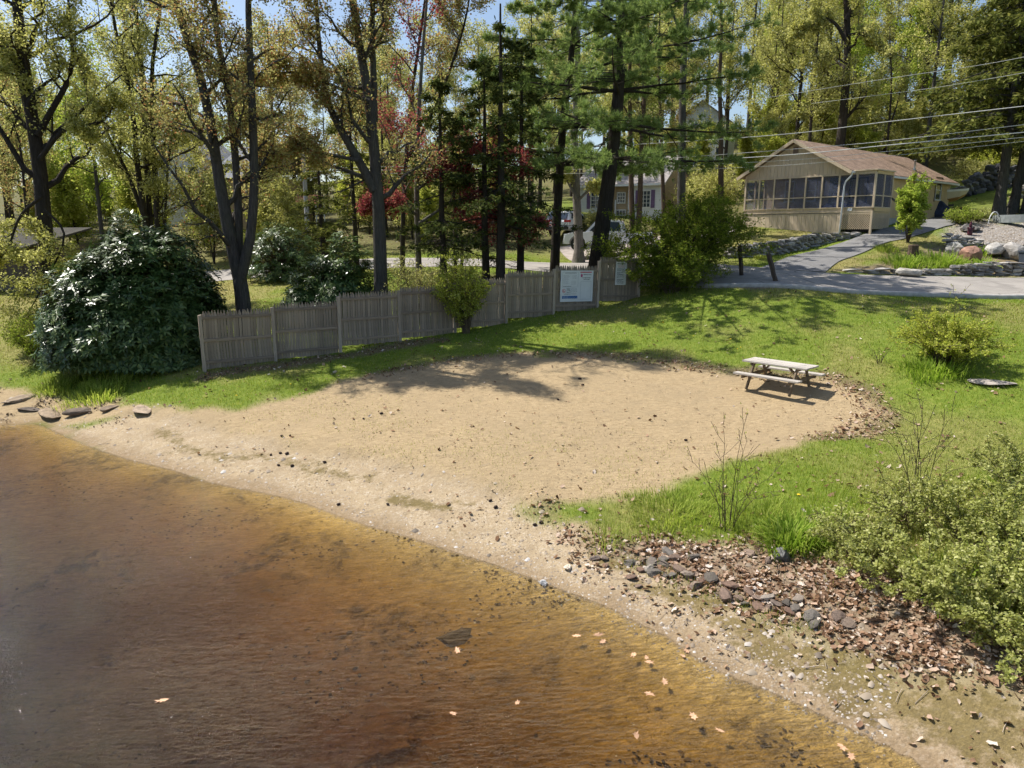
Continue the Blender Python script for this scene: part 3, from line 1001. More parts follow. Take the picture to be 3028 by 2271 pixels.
ROCKS = [rockmesh(s, M_FIELD) for s in range(7)]
DROCKS = [rockmesh(s + 20, M_DARKST) for s in range(5)]
SROCKS = [rockmesh(s + 40, M_SHOREST) for s in range(7)]

def stonewall(name, label, px, heights, meshes, ln=(.28, .6), ch=(.10, .19), depth=.4, cat='stone wall', pts=None, batter=.05, gaps=.0):
    P = np.array([ground(u, v)[:2] for u, v in px]) if pts is None else np.array(pts, float)
    L = np.concatenate([[0], np.cumsum(np.linalg.norm(np.diff(P, axis=0), axis=1))])
    tot = L[-1]
    c0 = P[len(P) // 2]
    base = (c0[0], c0[1], hz(*c0))
    t = thing(name, label, cat, base)
    hgt = np.interp
    z = 0.0
    hm = max(heights)
    while z < hm:
        h = random.uniform(*ch)
        s = random.uniform(0, .2)
        while s < tot:
            l = random.uniform(*ln)
            sc = s + l / 2
            if sc > tot: break
            want = np.interp(sc / tot, np.linspace(0, 1, len(heights)), heights)
            if z + h * .5 < want and random.random() > gaps:
                x = np.interp(sc, L, P[:, 0]); y = np.interp(sc, L, P[:, 1])
                i = min(int(np.searchsorted(L, sc)), len(L) - 1)
                d = P[i] - P[i - 1]; a = math.atan2(d[1], d[0])
                nrm = np.array([-d[1], d[0]]) / (np.linalg.norm(d) + 1e-9)
                if nrm[1] < 0: nrm = -nrm
                off = z * batter + random.uniform(-.04, .04)
                X = x + nrm[0] * off; Y = y + nrm[1] * off
                hh = h * random.uniform(.95, 1.3)
                obj('stone', random.choice(meshes), t, (X - base[0], Y - base[1], hz(x, y) - .05 + z + h / 2 - base[2]),
                    (R(random.uniform(-6, 6)), R(random.uniform(-6, 6)), a + R(random.uniform(-9, 9))), (l * 1.12, depth * random.uniform(.85, 1.15), hh * 1.15))
            s += l
        z += h * .92
    return t

stonewall('dry_stone_wall', 'low dry stone wall below the cottage lawn beside the driveway', [(2135,764),(2200,762),(2300,752),(2370,738),(2440,720),(2530,700)], [.55, .75, .8, .75, .6, .3], ROCKS)
stonewall('dry_stone_wall', 'long low stone wall along the far edge of the road at right', [(2490,802),(2560,808),(2650,812),(2740,813),(2850,812),(2950,812),(3060,812)], [.1, .3, .35, .3, .55, .6, .65], ROCKS, (.3, .75), (.08, .17), gaps=.06)
stonewall('dry_stone_wall', 'upper terrace stone wall below the gravel patio at right', [(2782,728),(2830,738),(2890,742),(2960,748),(3060,752)], [.7, .75, .5, .5, .55], ROCKS, (.28, .65), (.07, .14))
stonewall('dark_stone_wall', 'dark stone retaining wall behind the boat under the hemlocks', None, [.7, 1.6, 1.75, 1.7, 1.6], DROCKS, (.4, .8), (.25, .42), .5, pts=[at(2800,648,55)[:2], at(2850,640,55.5)[:2], at(2900,640,56)[:2], at(2990,640,56)[:2], at(3060,640,56)[:2]])
stonewall('dry_stone_wall', 'grey stone wall behind the right-hand hemlock trunks', None, [.8, .9, .9], ROCKS, (.3, .6), (.12, .2), .4, pts=[at(2985,625,52)[:2], at(3020,625,52)[:2], at(3080,625,52)[:2]])

# broken stone edging at the water's side of the bank
ed = ground(2180, 1730)
edge = thing('stone_edging', 'tumbled edging of brown and grey rocks in dead leaves on the bank', 'stone edging', tuple(ed))
EDGE_ROCKS = [(1760,1655,.2),(1790,1655,.24),(1790,1675,.16),(1865,1668,.28),(1900,1660,.22),(1925,1668,.3),(1960,1660,.26),(1895,1690,.2),(1920,1685,.3),(1960,1672,.34),(1975,1640,.3),(2000,1655,.3),(2010,1690,.36),
              (1870,1710,.26),(1935,1700,.3),(1965,1705,.24),(1990,1705,.22),(2030,1705,.34),(2055,1735,.34),(2075,1720,.2),(2100,1715,.4),(1890,1735,.18),(2160,1740,.42),(2150,1775,.42),(2185,1775,.28),(2205,1790,.24),(2215,1755,.26),
              (2240,1775,.3),(2265,1775,.3),(2245,1800,.26),(2275,1800,.26),(2295,1790,.3),(2330,1790,.26),(2335,1815,.24),(2350,1805,.3),(2400,1830,.36),(2480,1830,.3),(2310,1655,.34),(2270,1660,.26),(2215,1640,.3),(2050,1650,.28),(2410,1850,.3),(2360,1780,.28),(2510,1845,.34)]
for u, v, s in EDGE_ROCKS:
    p = ground(u, v)
    s *= .68
    obj('rock', random.choice(SROCKS), edge, (p[0] - ed[0], p[1] - ed[1], p[2] - ed[2] + s * .16), (R(random.uniform(-15, 15)), R(random.uniform(-15, 15)), random.uniform(0, 6.28)), (s * random.uniform(1.0, 1.5), s * random.uniform(.7, 1.0), s * random.uniform(.3, .6)))

def boulder(label, u, v, w, d, h, col, seed, dz=0, name='boulder'):
    p = ground(u, v)
    m_ = simple('boulder_stone', col, .9, .4, 4, .5, dist=.04)
    me = rockmesh(seed, m_, 2, .07, .9)
    o = obj(name, me, None, (p[0], p[1], p[2] + h * .28 + dz), (0, 0, seed), (w, d, h))
    return tag(o, label, 'boulder')
boulder('reddish brown boulder among green daylilies beyond the road', 2868, 768, 1.0, .9, .85, (.33, .19, .14), 71)
boulder('pale grey rounded boulder left of the red boulder', 2826, 750, 1.0, .8, .75, (.36, .35, .32), 72)
boulder('large pale boulder right of the red boulder', 2945, 755, 1.3, 1.0, .8, (.40, .38, .35), 73)
boulder('rough grey boulder at the far right of the terrace', 3000, 765, 1.3, 1.0, 1.1, (.33, .31, .29), 74)
boulder('round pale boulder at the road edge below the daylilies', 2685, 816, 1.1, .8, .55, (.42, .39, .34), 75)
boulder('dark flat boulder beside the gravel patio', 2868, 682, 1.2, .9, .5, (.22, .20, .18), 76)
boulder('dark boulder beside the road under the bin', 2990, 806, .7, .6, .8, (.05, .05, .06), 77)
boulder('flat grey stone set in the lawn behind the shrub', 2935, 1135, 1.1, .55, .12, (.33, .29, .25), 78, .0, 'flat_stone')
boulder('pale flat stone beside the driveway wall', 2520, 700, 1.3, .8, .35, (.42, .39, .35), 79, 0, 'flat_stone')
boulder('pale smooth stone alone on the strand near the rock edging', 1677, 1682, .19, .13, .1, (.55, .48, .38), 80, 0, 'beach_stone')
boulder('white grey stone at the waterline of the beach', 1608, 1728, .14, .11, .1, (.55, .54, .53), 81, 0, 'beach_stone')
boulder('dark grey rock under the leafy bank beside the grass clump', 2312, 1655, .3, .25, .26, (.16, .155, .15), 82, 0, 'bank_rock')
for k, (u, v, w_, d_, h_, lab) in enumerate(((150,1225,1.5,.6,.22,'long brown ledge rock on the left shore beside the inlet'),(240,1222,1.0,.5,.26,'dark ledge rock beside the leaf wrack on the left shore'),(60,1180,1.3,.6,.2,'flat brown rock at the far left of the shore'),
        (420,1212,1.1,.5,.18,'low pale rock where the lawn meets the strand'),(90,1212,.8,.4,.2,'dark rock at the water of the left inlet'),(330,1208,.7,.4,.2,'brown rock under the overhanging grass of the left bank'))):
    boulder(lab, u, v, w_, d_, h_, ((.27, .20, .135), (.15, .115, .085), (.30, .23, .16), (.34, .26, .185), (.12, .095, .075), (.22, .165, .115))[k], 84 + k, -.04, 'ledge_rock')
bp_ = ground(1345, 1885)
o = obj('sunken_rock', rockmesh(83, simple('sunken_stone', (.10, .075, .045), .9, .3, 4, .3), 2, .05, .9), None, (bp_[0], bp_[1], bp_[2] + .0), (0, 0, .3), (.75, .42, .14))
tag(o, 'flat dark rock lying under the shallow brown water', 'rock')
# ================================================================== buildings
def boardmat(name, col, perobj=.05):
    return simple(name, col, .75, .12, 1.5, .12, (6, 6, .6), perobj=perobj, spec=.2)
M_TAN = boardmat('tan_siding', (.62, .50, .36))
M_TANT = boardmat('tan_trim', (.58, .47, .33))
M_YEL = boardmat('ochre_siding', (.60, .45, .24))
M_WHITE = simple('white_paint', (.78, .78, .77), .55, .05, 3, .03)
M_GUT = simple('white_gutter', (.75, .77, .80), .4, .05, 3, .02)
M_GLASS, t_, b_, o_ = newmat('window_glass')
b_.inputs['Base Color'].default_value = (.035, .05, .075, 1)
b_.inputs['Roughness'].default_value = .06
b_.inputs['Specular IOR Level'].default_value = .8
M_DARK = simple('dark_paint', (.05, .045, .045), .7, .2, 4, .1)
M_CONC = simple('foundation', (.36, .35, .33), .9, .2, 4, .3)
M_CURT = simple('curtain', (.25, .32, .45), .9, .2, 6, .2)

def shingle(name, col):
    m, t, b, o = newmat(name)
    g = G(t)
    P = g.coord()
    br = g.n('ShaderNodeTexBrick')
    g.put(br.inputs['Vector'], g.mapping(P, (1, 1, 1)))
    for k, v in (('Scale', 3.0), ('Mortar Size', .012), ('Bias', 0.0), ('Brick Width', .9), ('Row Height', .42)):
        br.inputs[k].default_value = v
    br.inputs['Color1'].default_value = (*[c * .85 for c in col], 1)
    br.inputs['Color2'].default_value = (*[c * 1.2 for c in col], 1)
    br.inputs['Mortar'].default_value = (*[c * .45 for c in col], 1)
    n = g.noise(P, 1.1, 5, .65)
    c = g.mix(1.0, br.outputs[0], _grey(g, g.rng(n, .3, .7, .8, 1.2)), 'MULTIPLY')
    g.put(b.inputs['Base Color'], c)
    b.inputs['Roughness'].default_value = .95
    b.inputs['Specular IOR Level'].default_value = .1
    g.put(b.inputs['Normal'], g.bump(br.outputs['Fac'], .4, .01))
    return m
M_ROOFB = shingle('brown_shingles', (.27, .19, .14))
M_ROOFG = shingle('grey_shingles', (.33, .30, .28))
M_ROOFD = shingle('slate_grey_shingles', (.22, .23, .25))

def clap(name, col, pitch=.12, axis=2):
    m, t, b, o = newmat(name)
    g = G(t)
    P = g.coord()
    s = g.n('ShaderNodeSeparateXYZ'); g.put(s.inputs[0], P)
    f = g.math('FRACT', g.math('DIVIDE', s.outputs[axis], pitch))
    c = g.mix(g.rng(f, .0, .12, 1, 0), col, tuple(x * .45 for x in col))
    g.put(b.inputs['Base Color'], c)
    b.inputs['Roughness'].default_value = .6
    g.put(b.inputs['Normal'], g.bump(f, .5, .02))
    return m
M_CLAPW = clap('white_clapboard', (.74, .75, .77))
M_CLAPT = clap('tan_clapboard', (.45, .33, .20))
M_CLAPB = clap('pale_blue_clapboard', (.58, .64, .72))

def window(parent, c, w, h, face, mat=M_WHITE, grid=(1, 2), curtain=False, name='window', fw=.07):
    """c = centre of the opening in the house frame; face '-y' (front) or '+x' (side)"""
    rot = (R(90), 0, 0) if face == '-y' else (R(90), 0, R(90))
    fr = MB()
    fr.box((0, h / 2 + fw / 2, 0), (w + 2 * fw, fw, .06)).box((0, -h / 2 - fw / 2, .01), (w + 2.6 * fw, fw, .09))
    fr.box((-w / 2 - fw / 2, 0, 0), (fw, h, .06)).box((w / 2 + fw / 2, 0, 0), (fw, h, .06))
    for i in range(1, grid[0]):
        fr.box((-w / 2 + w * i / grid[0], 0, -.005), (.03, h, .035))
    for i in range(1, grid[1]):
        fr.box((0, -h / 2 + h * i / grid[1], -.005), (w, .045 if grid[1] == 2 else .03, .035))
    o = fr.build(name, mat, parent, c, rot)
    MB().box((0, 0, -.02), (w, h, .012)).build('pane', M_GLASS, o)
    return o

def slab(parent, name, P, th, mat):                # thin roof plane through 4 points
    P = [Vector(p) for p in P]
    n = (P[1] - P[0]).cross(P[3] - P[0]).normalized()
    if n.z < 0: n = -n
    ex = (P[1] - P[0]).normalized(); ey = n.cross(ex)
    M = Matrix((ex, ey, n)).transposed().to_4x4(); M.translation = P[0]
    Mi = M.inverted()
    L = [Mi @ p for p in P]
    mb = MB()
    V = [(q.x, q.y, 0) for q in L] + [(q.x, q.y, -th) for q in L]
    mb.add(V, [(0,1,2,3),(7,6,5,4),(0,4,5,1),(1,5,6,2),(2,6,7,3),(3,7,4,0)])
    o = mb.build(name, mat, parent)
    o.matrix_local = M
    return o

# ------------------------------------------------------------------ cottage with the screened porch
LC = np.array([14.5, 45.9]); EE = np.array([.654, -.757]); CZ = 5.55
cot = thing('cottage', 'tan wooden cottage with a long screened porch and brown shingle roof', 'house', (LC[0], LC[1], CZ), math.atan2(EE[1], EE[0]))
W, LN, DK, EV, RG, PD = 6.3, 15.7, 1.08, 3.42, 5.15, 2.2
BX = 7.85                                           # right corner of the porch
# vertical boards of the skirt
def boards(parent, x0, x1, z0, z1, y, n, mat, face='-y', th=.025, topfn=None, name='board'):
    wd = (x1 - x0) / n
    for i in range(n):
        a = x0 + wd * i; b = a + wd - .012
        if topfn:
            pr = [(a, z0), (b, z0), (b, topfn(b)), (a, topfn(a))]
            if topfn(a) < z0 + .01 and topfn(b) < z0 + .01: continue
        else:
            pr = [(a, z0), (b, z0), (b, z1), (a, z1)]
        f = (lambda p, q, t: (p, y - t, q)) if face == '-y' else (lambda p, q, t: (y + t, p, q))
        MB().prism(pr, 0, th, f).build(name, mat, parent)
MB().box((3.1, .06, .4), (6.2, .04, 1.4)).build('skirt_backing', M_DARK, cot)
boards(cot, 0, 6.15, -.25, DK - .02, .03, 24, M_TAN, name='skirt_board')
MB().box((BX / 2, .0, DK), (BX + .06, .07, .07)).build('deck_fascia', M_TANT, cot)
boards(cot, 0, BX, DK + .04, DK + .22, .03, 16, M_TAN, name='kick_board')
MB().box((BX / 2, PD / 2, DK - .06), (BX, PD, .06)).build('porch_floor', simple('porch_floor', (.24, .22, .2), .8), cot)
# posts and rails of the screens
nb = 8
xs = [BX * i / nb for i in range(nb + 1)]
for i, x in enumerate(xs):
    MB().box((x if i else .04, 0, (DK + 3.1) / 2 + .1), (.09 if i not in (0, nb) else .11, .09, 3.1 - DK - .15)).build('porch_post', M_TANT, cot)
MB().box((BX / 2, -.005, DK + .22), (BX, .10, .05)).build('porch_rail', M_TANT, cot)
MB().box((BX / 2, -.005, DK + .84), (BX, .08, .05)).build('porch_rail', M_TANT, cot)
MB().box((3.15, -.005, 3.10), (6.3, .10, .09)).build('header', M_TANT, cot)
MB().box((7.08, -.005, 3.14), (1.55, .10, .16)).build('header', M_TANT, cot)
m_, t_, b_, o_ = newmat('insect_screen')
g = G(t_)
b_.inputs['Base Color'].default_value = (.10, .12, .19, 1); b_.inputs['Roughness'].default_value = .8
tr = g.n('ShaderNodeBsdfTransparent'); mx = g.n('ShaderNodeMixShader'); mx.inputs[0].default_value = .36
t_.links.new(tr.outputs[0], mx.inputs[1]); t_.links.new(b_.outputs[0], mx.inputs[2]); t_.links.new(mx.outputs[0], o_.inputs[0])
M_SCREEN = m_
for i in range(nb):
    for z0, z1 in ((DK + .25, DK + .81), (DK + .87, 3.05)):
        MB().box(((xs[i] + xs[i + 1]) / 2, 0, (z0 + z1) / 2), (xs[1] - xs[0] - .09, .006, z1 - z0)).build('screen', M_SCREEN, cot)
# porch side (right), facing the drive
for y in (0.0, 1.1, PD):
    if y: MB().box((BX, y, (DK + 3.1) / 2 + .1), (.09, .08, 3.1 - DK - .15)).build('porch_post', M_TANT, cot)
for z in (DK + .22, DK + .84):
    MB().box((BX, PD / 2 + .05, z), (.08, PD - .1, .05)).build('porch_rail', M_TANT, cot)
MB().box((BX, PD / 2 + .05, 3.14), (.09, PD - .1, .16)).build('header', M_YEL, cot)
MB().box((BX + .01, PD / 2 + .05, DK + .1), (.05, PD - .12, .22)).build('kick_panel', M_YEL, cot)
for y in (.55, 1.65):
    for z0, z1 in ((DK + .25, DK + .81), (DK + .87, 3.05)):
        MB().box((BX, y, (z0 + z1) / 2), (.006, 1.0, z1 - z0)).build('screen', M_SCREEN, cot)
MB().box((7.1, PD / 2 - .05, 3.26), (1.75, PD + .2, .06)).build('porch_roof', M_TANT, cot)
# left end of the porch: open screens
for y in (1.1, PD):
    MB().box((.04, y, (DK + 3.1) / 2), (.09, .08, 3.1 - DK)).build('porch_post', M_TANT, cot)
boards(cot, 0, PD, -.25, DK + .22, -.02, 8, M_TAN, '+x', name='skirt_board')
# lattice
def lattice(parent, L, Hh, origin, alongx):
    mb = MB(); p = .115
    for s in (1, -1):
        k = -Hh
        while k < L:
            pts = []
            x0 = max(k, 0); x1 = min(k + Hh, L)
            if x1 - x0 > .02:
                za, zb = (x0 - k), (x1 - k)
                if s < 0: za, zb = Hh - za, Hh - zb
                a = (x0, (-.012 if s > 0 else .0), za); b = (x1, (-.012 if s > 0 else 0.0), zb)
                if not alongx:
                    a = (-a[1], a[0], a[2]); b = (-b[1], b[0], b[2])
                mb.bar(a, b, .010, .034)
            k += p
    o = mb.build('lattice', M_TANT, parent, origin)
    o['kind'] = 'stuff'
    return o
lattice(cot, 1.62, .86, (6.2, -.02, .12), True)
lattice(cot, 2.1, .86, (BX + .02, .06, .12), False)
MB().box((7.02, .0, DK - .1), (1.65, .05, .13)).build('rim_joist', M_TANT, cot)
MB().box((BX, 1.1, DK - .1), (.05, 2.1, .13)).build('rim_joist', M_YEL, cot)
for x, y in ((BX - .02, .0), (BX - .02, PD - .05)):
    MB().box((x, y, .3), (.11, .11, 1.5)).build('foundation_post', M_TANT, cot)
MB().box((7.0, .5, .25), (1.5, .04, 1.3)).build('crawlspace', M_DARK, cot)
# house wall behind the porch
MB().box((W / 2 + .75, PD + .06, (DK + 3.35) / 2), (W + 1.4, .1, 3.35 - DK)).build('porch_wall', M_TAN, cot)
for x, w_, h_ in ((1.75, .5, 1.15), (3.15, .5, 1.15)):
    window(cot, (x, PD - .0, DK + 1.35), w_, h_, '-y')
dr = MB().box((4.75, PD - .02, DK + 1.02), (.92, .05, 2.02)).build('door', simple('grey_door', (.25, .29, .36), .5, .1), cot)
MB().box((4.75, PD - .05, DK + 1.45), (.6, .02, .8)).build('pane', M_GLASS, dr)
window(cot, (6.0, PD - .0, DK + 1.25), .9, 1.3, '-y', M_DARK, (2, 1))
# gable
def gtop(x):
    return EV - .12 + (RG - EV) * (1 - abs(x - W / 2) / (W / 2)) + .02
boards(cot, -.02, W + .02, 3.14, 0, .03, 27, M_TAN, '-y', .03, gtop, 'gable_board')
MB().box((W / 2, -.03, 4.62), (.3, .05, .36)).build('gable_vent', simple('vent_brown', (.2, .14, .11), .8), cot)
# main walls
MB().box((W - .08, (PD + LN) / 2, (EV + .9) / 2 - .2), (.1, LN - PD, EV - .55)).build('side_wall_backing', M_YEL, cot)
boards(cot, PD, LN, .75, EV - .08, W - .03, 44, M_YEL, '+x', name='siding_board')
MB().box((W - .08, (PD + LN) / 2, .1), (.14, LN - PD, 1.5)).build('foundation', M_CONC, cot)
MB().box((.06, (PD + LN) / 2, 1.4), (.1, LN - PD, 4.0)).build('left_wall', M_TAN, cot)
MB().prism([(0, -.2), (W - .1, -.2), (W - .1, EV - .1), (W / 2, RG - .15), (0, EV - .1)], LN - .1, LN, lambda p, q, t: (p, t, q)).build('rear_wall', M_YEL, cot)
window(cot, (W + .01, PD + 1.5, 2.45), .62, 1.25, '+x', M_WHITE)
window(cot, (W + .01, LN - 2.2, 2.75), .9, 1.25, '+x', M_WHITE)
for y, z in ((PD + 1.5, 2.45), (LN - 2.2, 2.75)):
    fr = MB(); w2 = (.62 if y < 6 else .9) / 2 + .11
    for s in (-1, 1):
        fr.box((W + .012, y + s * w2, z), (.05, .07, 1.55))
    fr.box((W + .012, y, z + .8), (.05, w2 * 2 + .07, .07))
    fr.build('window_casing', simple('casing_brown', (.17, .12, .08), .8), cot)
# roof
oh, fo, ba = .38, .38, .35
zs = (RG - EV) / (W / 2)
el = EV - oh * zs
rf = slab(cot, 'roof_slope', [(W / 2, -fo, RG + .08), (W / 2, LN + ba, RG + .08), (W + oh, LN + ba, el + .08), (W + oh, -fo, el + .08)], .09, M_ROOFB)
rf2 = slab(cot, 'roof_slope', [(W / 2 - .002, LN + ba, RG + .08), (W / 2 - .002, -fo, RG + .08), (-oh, -fo, el + .08), (-oh, LN + ba, el + .08)], .09, M_ROOFB)
for s, xe in ((1, W + oh), (-1, -oh)):
    MB().bar((W / 2, -fo - .02, RG - .02), (xe, -fo - .02, el - .05), .04, .17, (0, -1, 0) if False else (0, 0, 1)).build('rake_board', M_TANT, cot)
MB().bar((W + oh + .03, -fo, el - .03), (W + oh + .03, LN + ba, el - .03), .11, .11).build('gutter', M_GUT, cot)
MB().box((W + oh - .1, LN / 2, el - .06), (.3, LN + .5, .03)).build('soffit', M_TANT, cot)
MB().tube([(W + oh + .03, -fo + .05, el - .08), (W + oh + .0, -fo + .03, el - .22), (W - .02, -.12, el - .5), (W - .07, -.11, el - .75), (W - .1, -.11, -.1), (W - .15, -.2, -.2)], .05, 8).build('downspout', M_GUT, cot, smooth=True)
MB().lathe([(.16, 0), (.07, .12), (.065, .14), (.065, .62), (.075, .62), (.075, .68)], 12).build('vent_pipe', simple('galvanised', (.62, .64, .66), .35, .1, 4, 0, metal=.7), cot, (W - .9, LN - 4.2, EV + .9 * zs + .1 - .06), smooth=True)
MB().bar((BX + .02, PD, DK + .75), (BX + .55, PD + 1.5, DK - .05), .06, .09).build('handrail', M_DARK, cot)
MB().box((BX + .53, PD + 1.45, .2), (.09, .09, 1.6)).build('handrail_post', M_DARK, cot)
MB().box((7.0, PD + 1.0, .3), (1.3, 1.6, .9)).build('steps', M_CONC, cot)
pl = MB().box((6.62, -.045, DK + .12), (.26, .012, .17)).build('number_plate', M_WHITE, cot)
text('numerals', '37', .15, M_BLUE, pl, (6.62, -.053, DK + .065), (R(90), 0, 0), 'CENTER')
# blue tarpaulin lying in the porch
mb = MB(); n = 16; V = []; F = []
for i in range(n):
    for j in range(8):
        x = 3.9 + 2.9 * i / (n - 1); y = .45 + 1.2 * j / 7
        e = math.sin(math.pi * i / (n - 1)) * math.sin(math.pi * j / 7)
        V.append((x, y, DK + .0 + .62 * e ** .45 * (1 - .35 * abs(math.sin(i * 1.3 + j))) if e > 1e-6 else DK - .02))
for i in range(n - 1):
    for j in range(7):
        F.append((i * 8 + j, (i + 1) * 8 + j, (i + 1) * 8 + j + 1, i * 8 + j + 1))
mb.add(V, F)
o = mb.build('tarpaulin', simple('blue_tarp', (.02, .05, .30), .45, .3, 5, .4), None, smooth=True)
o.matrix_basis = cot.matrix_basis.copy()
tag(o, 'crumpled blue tarpaulin lying inside the screened porch', 'tarpaulin')

# ------------------------------------------------------------------ white house with purple shutters
a_ = at(1712, 640, 60.5); b_ = at(1957, 640, 57)
ang = math.atan2(b_[1] - a_[1], b_[0] - a_[0])
WW = float(np.hypot(b_[0] - a_[0], b_[1] - a_[1]))
Z0 = 6.3
wh = thing('white_house', 'white clapboard house with purple shutters behind the big pine', 'house', (a_[0], a_[1], Z0), ang)
M_SHUT = simple('purple_shutter', (.16, .10, .20), .6, .15, 8, .1)
D = 7.6; E = 3.05; RGW = 5.2
MB().box((WW * .2, .1, E / 2 - .5), (WW * .4, .2, E + 1)).build('front_wall', M_CLAPW, wh)
MB().box((WW * .5, .45, E / 2 - .5), (WW * .2, .2, E + 1)).build('entry_wall', M_CLAPT, wh)
MB().box((WW * .8, .1, E / 2 - .5), (WW * .4, .2, E + 1)).build('front_wall', M_CLAPW, wh)
MB().prism([(.2, -1), (D, -1), (D, E), (D / 2, RGW - .1), (.2, E)], WW - .15, WW, lambda p, q, t: (t, p, q)).build('gable_wall', M_CLAPT, wh)
MB().prism([(.2, -1), (D, -1), (D, E), (D / 2, RGW - .1), (.2, E)], 0, .15, lambda p, q, t: (t, p, q)).build('gable_wall', M_CLAPW, wh)
MB().box((WW / 2, D - .1, E / 2 - .5), (WW - .3, .2, E + 1)).build('rear_wall', M_CLAPW, wh)
zs2 = (RGW - E) / (D / 2)
slab(wh, 'roof_slope', [(-.3, -.4, E - .4 * zs2 + .1), (WW + .3, -.4, E - .4 * zs2 + .1), (WW + .3, D / 2, RGW + .1), (-.3, D / 2, RGW + .1)], .1, M_ROOFG)
slab(wh, 'roof_slope', [(WW + .3, D + .4, E - .4 * zs2 + .1), (-.3, D + .4, E - .4 * zs2 + .1), (-.3, D / 2 + .003, RGW + .1), (WW + .3, D / 2 + .003, RGW + .1)], .1, M_ROOFG)
MB().box((WW / 2, -.44, E - .4 * zs2), (WW + .6, .08, .16)).build('fascia', M_WHITE, wh)
for f, w_ in ((.235, 1.15), (.80, .8)):
    window(wh, (WW * f, -.02, 1.75), w_, 1.2, '-y', M_WHITE, (3, 4))
    for s in (-1, 1):
        MB().box((WW * f + s * (w_ / 2 + .24), -.03, 1.75), (.3, .05, 1.36)).build('shutter', M_SHUT, wh)
window(wh, (WW * .5, .33, 1.9), .6, .75, '-y', M_WHITE, (3, 3))
window(wh, (WW * .5, .33, .55), .75, .75, '-y', M_WHITE, (3, 2))
MB().box((WW * .44, .2, .3), (.08, .12, 2.9)).build('corner_board', M_WHITE, wh)

# ------------------------------------------------------------------ pale blue house up the hill
q = at(1990, 485, 78); q2 = at(2150, 485, 76)
ang = math.atan2(q2[1] - q[1], q2[0] - q[0]); WB = float(np.hypot(*(q2 - q)[:2]))
bh = thing('pale_house', 'tall pale blue house with white window frames high behind the trees', 'house', (q[0], q[1], q[2] - .6), ang)
MB().prism([(0, -3), (WB, -3), (WB, 4.6), (WB / 2, 6.6), (0, 4.6)], 0, 7, lambda p, q_, t: (p, t, q_)).build('wall', M_CLAPB, bh)
slab(bh, 'roof_slope', [(WB / 2, -.4, 6.75), (WB / 2, 7.4, 6.75), (WB + .4, 7.4, 4.4), (WB + .4, -.4, 4.4)], .12, M_ROOFG)
slab(bh, 'roof_slope', [(WB / 2 - .004, 7.4, 6.75), (WB / 2 - .004, -.4, 6.75), (-.4, -.4, 4.4), (-.4, 7.4, 4.4)], .12, M_ROOFG)
for x in (.75, 2.0, 3.3, 4.6):
    for z, h_ in ((1.3, 1.7), (3.7, 1.7)):
        window(bh, (x * WB / 5.4, -.03, z), .72, h_, '-y', M_WHITE, (1, 2), fw=.14)
MB().box((WB / 2, -.9, .0), (WB + .6, 1.7, .14)).build('deck', M_WHITE, bh)
for i in range(5):
    MB().box((.1 + (WB - .2) * i / 4, -1.65, -1.4), (.12, .12, 2.9)).build('deck_post', M_WHITE, bh)

# ------------------------------------------------------------------ grey roofed house behind the left trees
q = at(625, 540, 63); q2 = at(800, 540, 61)
ang = math.atan2(q2[1] - q[1], q2[0] - q[0]); WG = float(np.hypot(*(q2 - q)[:2]))
gh = thing('grey_house', 'low house with a grey roof and dark skylight behind the left trees', 'house', (q[0], q[1], q[2] - 2.6), ang)
MB().box((WG / 2, 3, .8), (WG, 6, 4.2)).build('wall', M_CLAPT, gh)
slab(gh, 'roof_slope', [(-.4, -.5, 2.9), (WG + .4, -.5, 2.9), (WG + .4, 4.5, 6.0), (-.4, 4.5, 6.0)], .12, M_ROOFD)
slab(gh, 'roof_slope', [(WG + .4, 8, 3.8), (-.4, 8, 3.8), (-.4, 4.504, 6.0), (WG + .4, 4.504, 6.0)], .12, M_ROOFD)
MB().box((0, 0, 0), (.75, 1.1, .1)).build('skylight', M_GLASS, gh, (.9, .6, 3.68), (math.atan2(3.1, 5), 0, 0))
q = at(455, 545, 66); q2 = at(610, 545, 65)
WG2 = float(np.hypot(*(q2 - q)[:2]))
gw = thing('pale_garage', 'pale building with white walls behind the clump of slim trunks', 'house', (q[0], q[1], q[2] - 2.4), math.atan2(q2[1] - q[1], q2[0] - q[0]))
MB().prism([(0, -1.5), (WG2, -1.5), (WG2, 4.5), (WG2 / 2, 6.6), (0, 4.5)], 0, 6, lambda p, q_, t: (p, t, q_)).build('wall', M_CLAPW, gw)
slab(gw, 'roof_slope', [(WG2 / 2, -.3, 6.75), (WG2 / 2, 6.3, 6.75), (WG2 + .3, 6.3, 4.4), (WG2 + .3, -.3, 4.4)], .12, M_ROOFD)
slab(gw, 'roof_slope', [(WG2 / 2 - .004, 6.3, 6.75), (WG2 / 2 - .004, -.3, 6.75), (-.3, -.3, 4.4), (-.3, 6.3, 4.4)], .12, M_ROOFD)
for x in (.25, .5, .75):
    window(gw, (WG2 * x, -.03, 3.2), .7, 1.3, '-y', M_WHITE)

